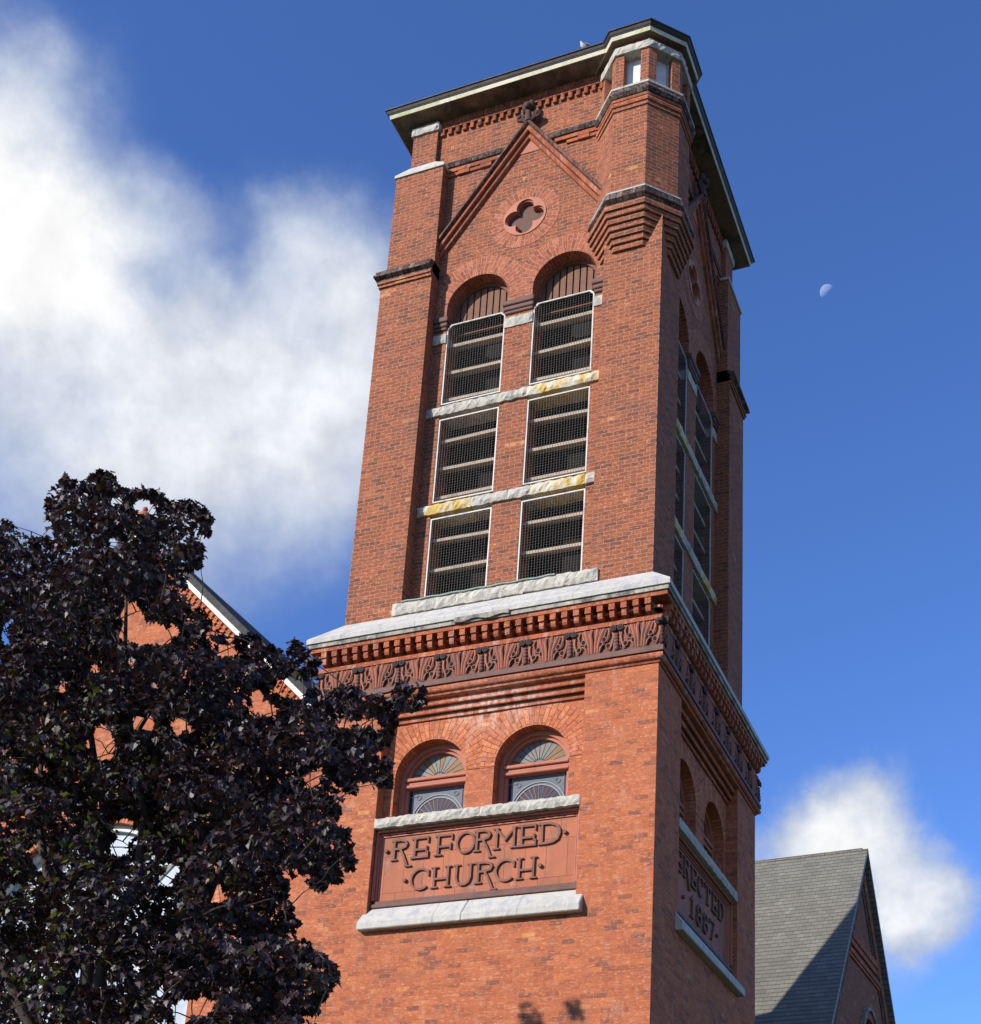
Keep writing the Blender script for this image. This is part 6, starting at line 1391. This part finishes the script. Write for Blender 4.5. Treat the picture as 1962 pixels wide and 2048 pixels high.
(-2.42,-6.65,8.59,0.07),(-3.6,-7.01,8.6,0.22),(-3.92,-6.98,8.6,0.14),(-3.61,-6.4,8.6,0.1),(-1.5,-8.49,8.6,0.05),(-5.07,-6.58,8.61,0.31),(-4.18,-7.27,8.61,0.07),
(-3.7,-6.28,8.62,0.05),(-3.41,-6.65,8.63,0.16),(-3.51,-7.99,8.64,0.2),(-1.36,-7.96,8.64,0.09),(-3.74,-6.25,8.64,0.05),(-2.87,-7.15,8.64,0.07),(-2.53,-7.15,8.64,0.09),
(-3.09,-6.87,8.65,0.04),(-3.48,-8.03,8.65,0.14),(-2.2,-7.25,8.66,0.13),(-2.29,-8.21,8.66,0.11),(-1.32,-8.18,8.66,0.05),(-3.2,-8.44,8.68,0.05),(-2.96,-8.11,8.68,0.05),
(-2.02,-7.7,8.69,0.2),(-4.04,-6.61,8.69,0.14),(-2.64,-7.1,8.69,0.07),(-1.97,-7.89,8.69,0.08),(-2.17,-8.04,8.69,0.05),(-3.29,-8.38,8.7,0.1),(-2.68,-6.88,8.7,0.08),
(-2.67,-6.98,8.7,0.05),(-1.55,-8.36,8.7,0.05),(-2.76,-7.6,8.71,0.17),(-4.13,-6.24,8.71,0.14),(-4.91,-6.37,8.72,0.17),(-4.19,-7.69,8.74,0.28),(-4.63,-6.81,8.75,0.05),
(-1.56,-8.28,8.75,0.05),(-2.17,-8.26,8.76,0.14),(-1.33,-7.94,8.76,0.05),(-1.91,-8.47,8.76,0.07),(-3.57,-6.21,8.77,0.11),(-1.64,-8.1,8.78,0.06),(-4.18,-6.34,8.79,0.24),
(-3.57,-7,8.79,0.23),(-3.04,-7.06,8.79,0.17),(-4.59,-6.86,8.79,0.05),(-2.46,-6.73,8.8,0.07),(-3.6,-7.39,8.82,0.18),(-3.78,-7.17,8.82,0.15),(-2.62,-7.29,8.84,0.25),
(-3.82,-6.42,8.84,0.29),(-4.37,-8.12,8.84,0.2),(-2.82,-6.81,8.84,0.06),(-3.48,-8.1,8.85,0.19),(-3.55,-7.24,8.85,0.16),(-1.83,-7.87,8.85,0.08),(-4.69,-6.77,8.85,0.04),
(-4.33,-6.75,8.87,0.15),(-3.65,-6.31,8.87,0.09),(-3.38,-7.7,8.89,0.11),(-2,-8.14,8.89,0.06),(-2.07,-8.06,8.9,0.05),(-3.17,-7.84,8.91,0.05),(-4.85,-6.35,8.91,0.07),
(-2.02,-8.37,8.91,0.05),(-3.2,-7.45,8.93,0.26),(-4.25,-6.86,8.93,0.18),(-4.16,-7.05,8.94,0.16),(-2.49,-7.17,8.94,0.21),(-3.5,-7.43,8.94,0.21),(-2.63,-8.09,8.94,0.16),
(-5.1,-6.35,8.95,0.12),(-4.79,-7.44,8.97,0.29),(-3.61,-6.48,8.97,0.18),(-2.48,-7.71,8.97,0.05),(-4.36,-7.09,8.99,0.23),(-3.49,-6.63,9,0.13),(-3.73,-6.7,9,0.17),
(-2.46,-8.38,9.01,0.05),(-2.2,-6.96,9.02,0.05),(-4.55,-6.8,9.02,0.05),(-2.29,-8.13,9.03,0.06),(-2.94,-7.63,9.04,0.19),(-3.66,-6.25,9.05,0.06),(-4.13,-6.27,9.06,0.25),
(-4.97,-6.51,9.06,0.04),(-2.22,-8.3,9.07,0.05),(-5.83,-6.43,9.08,0.32),(-2.89,-7.39,9.08,0.05),(-2.52,-7.36,9.09,0.05),(-2.45,-7.03,9.1,0.22),(-2.1,-7.01,9.1,0.05),
(-2.76,-7.57,9.12,0.08),(-2.05,-7.46,9.12,0.11),(-4.89,-6.61,9.12,0.08),(-2.84,-6.73,9.13,0.27),(-2.63,-7.81,9.13,0.11),(-4.68,-6.42,9.13,0.14),(-2.56,-6.67,9.14,0.05),
(-4.79,-6.65,9.15,0.07),(-4.65,-6.83,9.18,0.16),(-2.67,-7.12,9.18,0.15),(-4.26,-6.9,9.18,0.15),(-2.73,-7.19,9.18,0.06),(-2.78,-7.48,9.19,0.06),(-1.9,-7.58,9.19,0.06),
(-3.53,-6.54,9.2,0.16),(-5.84,-6.25,9.21,0.32),(-3.4,-6.73,9.22,0.28),(-2.81,-7.44,9.22,0.04),(-2.19,-7.01,9.25,0.05),(-4.34,-7.1,9.28,0.17),(-4.88,-6.58,9.28,0.13),
(-2.82,-7.44,9.29,0.11),(-4.07,-7.45,9.31,0.17),(-2.99,-7.83,9.33,0.15),(-2.45,-7.83,9.33,0.05),(-2.73,-7.54,9.35,0.13),(-5.34,-7.24,9.36,0.26),(-2.52,-7.15,9.36,0.13),
(-1.95,-7.37,9.36,0.05),(-2.17,-7.52,9.36,0.05),(-5.07,-7.68,9.38,0.07),(-3.44,-6.22,9.38,0.08),(-3.62,-6.28,9.38,0.08),(-4.5,-7.1,9.38,0.12),(-2.34,-6.74,9.39,0.05),
(-4.65,-6.21,9.4,0.22),(-2.68,-6.94,9.4,0.16),(-3.39,-7.53,9.42,0.07),(-4.11,-7.39,9.43,0.18),(-3.43,-6.52,9.43,0.15),(-3.83,-6.69,9.43,0.17),(-5.55,-6.55,9.44,0.32),
(-4.66,-6.25,9.44,0.15),(-2.95,-6.2,9.44,0.06),(-3.2,-6.84,9.5,0.04),(-5.19,-6.98,9.52,0.31),(-4.99,-6.34,9.52,0.17),(-3.21,-7.7,9.53,0.09),(-3.29,-6.51,9.55,0.2),
(-3.45,-6.62,9.55,0.11),(-2.61,-7.76,9.55,0.05),(-4.25,-6.72,9.56,0.27),(-4.46,-6.72,9.56,0.21),(-3.5,-6.84,9.56,0.1),(-3.5,-6.74,9.56,0.09),(-3.81,-6.88,9.58,0.18),
(-4.96,-6.58,9.58,0.17),(-2.76,-6.88,9.59,0.14),(-4.93,-7.28,9.6,0.3),(-2.47,-7.27,9.6,0.04),(-2.32,-6.71,9.61,0.05),(-3.53,-6.54,9.62,0.12),(-3.21,-6.85,9.63,0.04),
(-3.22,-6.84,9.64,0.04),(-2.65,-7.31,9.68,0.05),(-3.56,-6.53,9.71,0.06),(-3.62,-6.88,9.73,0.16),(-5.02,-7,9.74,0.31),(-2.57,-6.98,9.75,0.07),(-3.67,-7.3,9.77,0.11),
(-2.83,-6.53,9.77,0.12),(-4.65,-6.77,9.77,0.16),(-3.12,-6.73,9.77,0.04),(-3.77,-7.2,9.78,0.06),(-2.73,-6.67,9.78,0.24),(-3.81,-6.72,9.78,0.2),(-3.07,-6.79,9.78,0.08),
(-3.28,-6.81,9.81,0.09),(-4.19,-6.71,9.86,0.09),(-3.15,-6.89,9.87,0.07),(-4.45,-6.77,9.87,0.06),(-3.13,-7.37,9.88,0.09),(-4.47,-7.09,9.88,0.06),(-3.66,-6.34,9.92,0.05),
(-3.89,-6.92,9.93,0.21),(-3.65,-7.01,9.97,0.13),(-3.51,-7.27,9.97,0.07),(-3.38,-6.34,10.01,0.11),(-3.71,-6.21,10.02,0.07),(-5.41,-7.13,10.03,0.06),(-3.81,-6.67,10.09,0.16),
(-2.85,-6.58,10.09,0.07),(-3.49,-6.42,10.12,0.05),(-3.55,-6.25,10.18,0.05),(-2.91,-6.22,10.21,0.15),(-2.79,-6.28,10.22,0.09),(-3.9,-6.72,10.37,0.15),(-3.85,-6.6,10.44,0.14),
(-3.91,-6.69,10.47,0.07),(-3.82,-6.47,10.53,0.06),(-3.73,-6.69,10.58,0.06),(-3.63,-6.34,10.58,0.07),]

CLUMPS += [(-5.76, -6.5, 10.06, .15), (-5.72, -6.48, 9.92, .17), (-5.62, -6.5, 9.78, .18), (-5.80, -6.5, 9.74, .16), (-5.70, -6.45, 9.6, .2), (-5.70, -6.5, 9.9, .14), (-5.14, -6.48, 10.12, .11), (-5.09, -6.48, 10.0, .11), (-5.12, -6.5, 10.06, .1)]  # leaf sprays added so that their shadows fall on the tower's front wall
TB = Vector((-2.1, -7.1, 0))
tree = thing('maple_tree', 'dark purple-leaved maple in front of the church at the left', 'tree', TB)
s = MB()
trunk_top = Vector((-2.3, -7.15, 3.6))
s.tube([TB + Vector((0, 0, -.1)), TB + Vector((0, 0, .25)), TB + Vector((-.03, .02, 1.2)), TB + Vector((-.1, 0, 2.4)), trunk_top], [.36, .27, .22, .2, .17], 12)
obj('trunk', s, 'bark', tree, smooth=60)
rr = random.Random(4)
# limbs: a few leaders, each with the thinner branches that reach the sprays near it
leaders = []
for (x, y, z) in ((-2.6, -7.4, 8.6), (-1.0, -7.3, 7.0), (-3.4, -7.3, 7.6), (-3.1, -6.8, 8.4), (-.8, -7.6, 5.8), (-3.7, -7.6, 6.0), (-1.8, -7.8, 7.2), (-2.9, -6.8, 6.6)):
    end = min((Vector(c[:3]) for c in CLUMPS if c[3] > .14), key=lambda p: (p - Vector((x, y, z))).length)
    leaders.append([trunk_top] + [trunk_top.lerp(end, k / 6) + Vector((rr.uniform(-.1, .1), rr.uniform(-.1, .1), .25 * math.sin(PI * k / 6))) for k in range(1, 7)])
nodes = [(p, i) for i, l in enumerate(leaders) for p in l[2:]]
limb = []
for l in leaders:
    b = MB(); b.tube(l, [.065 * (1 - .9 * k / 6) + .004 for k in range(7)], 7); limb.append(b)
for i, c in enumerate(sorted(CLUMPS, key=lambda c: min((Vector(c[:3]) - p).length for p, _ in nodes))):
    if i % 3 and c[3] > .1: continue
    P = Vector(c[:3])
    q, li = min(nodes, key=lambda n_: (n_[0] - P).length + (1.5 if n_[0].z > P.z + .3 else 0))
    L = (P - q).length
    if L < .05 or L > 2.2: continue
    mid = q.lerp(P, .5) + Vector((rr.uniform(-.1, .1) * L, rr.uniform(-.1, .1) * L, .08 * L))
    limb[li].tube([q, mid, P], [.007, .005, .002], 4); nodes.append((P, li)); nodes.append((mid, li))
for b in limb: obj('branch', b, 'bark', tree, smooth=60)
# leaves: five-lobed blades hung in drooping sprays
HALF = [(0, 0), (.16, -.12), (.36, -.10), (.33, .08), (.58, .20), (.56, .36), (.40, .38), (.40, .58), (.22, .56), (.16, .70), (.10, .74), (0, .92)]
lv, lf, lu = [], [], []
for c in CLUMPS:
    C = Vector(c[:3]); r = c[3]
    n = min(105, int(16 + 1350 * r * r))
    tone = rr.random()
    for k in range(n):
        while True:
            o = Vector((rr.uniform(-1, 1), rr.uniform(-1, 1), rr.uniform(-1, 1)))
            if .15 < o.length < 1: break
        p = C + Vector((o.x, o.y, o.z * .85)) * r
        size = rr.uniform(.044, .076)
        # blade hangs outward and down from its stalk
        out = Vector((o.x * .9 + rr.uniform(-.6, .6), o.y * .9 + rr.uniform(-.6, .6), 0))
        if out.length < .05: out = Vector((1, 0, 0))
        out.normalize()
        droop = rr.gauss(.75, .38)
        axis = (out * math.cos(droop) + Vector((0, 0, -1)) * math.sin(droop)).normalized()
        side = axis.cross(Vector((0, 0, 1)))
        if side.length < .05: side = Vector((1, 0, 0))
        side.normalize()
        nrm = side.cross(axis).normalized()
        roll = rr.gauss(0, .45)
        side, nrm = side * math.cos(roll) + nrm * math.sin(roll), nrm * math.cos(roll) - side * math.sin(roll)
        fold = rr.uniform(.08, .45); curl = rr.uniform(-.15, .35)
        tv = min(1, max(0, .28 * tone + .72 * rr.random() - .05))
        if C.z < 6.9 and C.x < -1.2 and rr.random() < .11: tv = rr.uniform(.92, 1)
        elif tv > .93: tv = .9
        for sg in (-1, 1):
            base = len(lv)
            for hx, hy in HALF:
                w_ = p + side * (sg * hx * size) + axis * ((hy - .1) * size) + nrm * (fold * hx * size - curl * hy * hy * size)
                lv.append(w_ - TB); lu.append((tv, rr.random()))
            idx = list(range(base, base + len(HALF)))
            lf.append(tuple(idx if sg > 0 else idx[::-1]))
me = bpy.data.meshes.new('crown'); me.from_pydata(lv, [], lf)
uvl = me.uv_layers.new(name='UVMap')
uvl.data.foreach_set('uv', [x for p in me.loops for x in lu[p.vertex_index]])
me.materials.append(M['leaf']); me.update()
crown = bpy.data.objects.new('crown', me); COL.objects.link(crown); crown.parent = tree
print('leaves', len(lf) // 2)
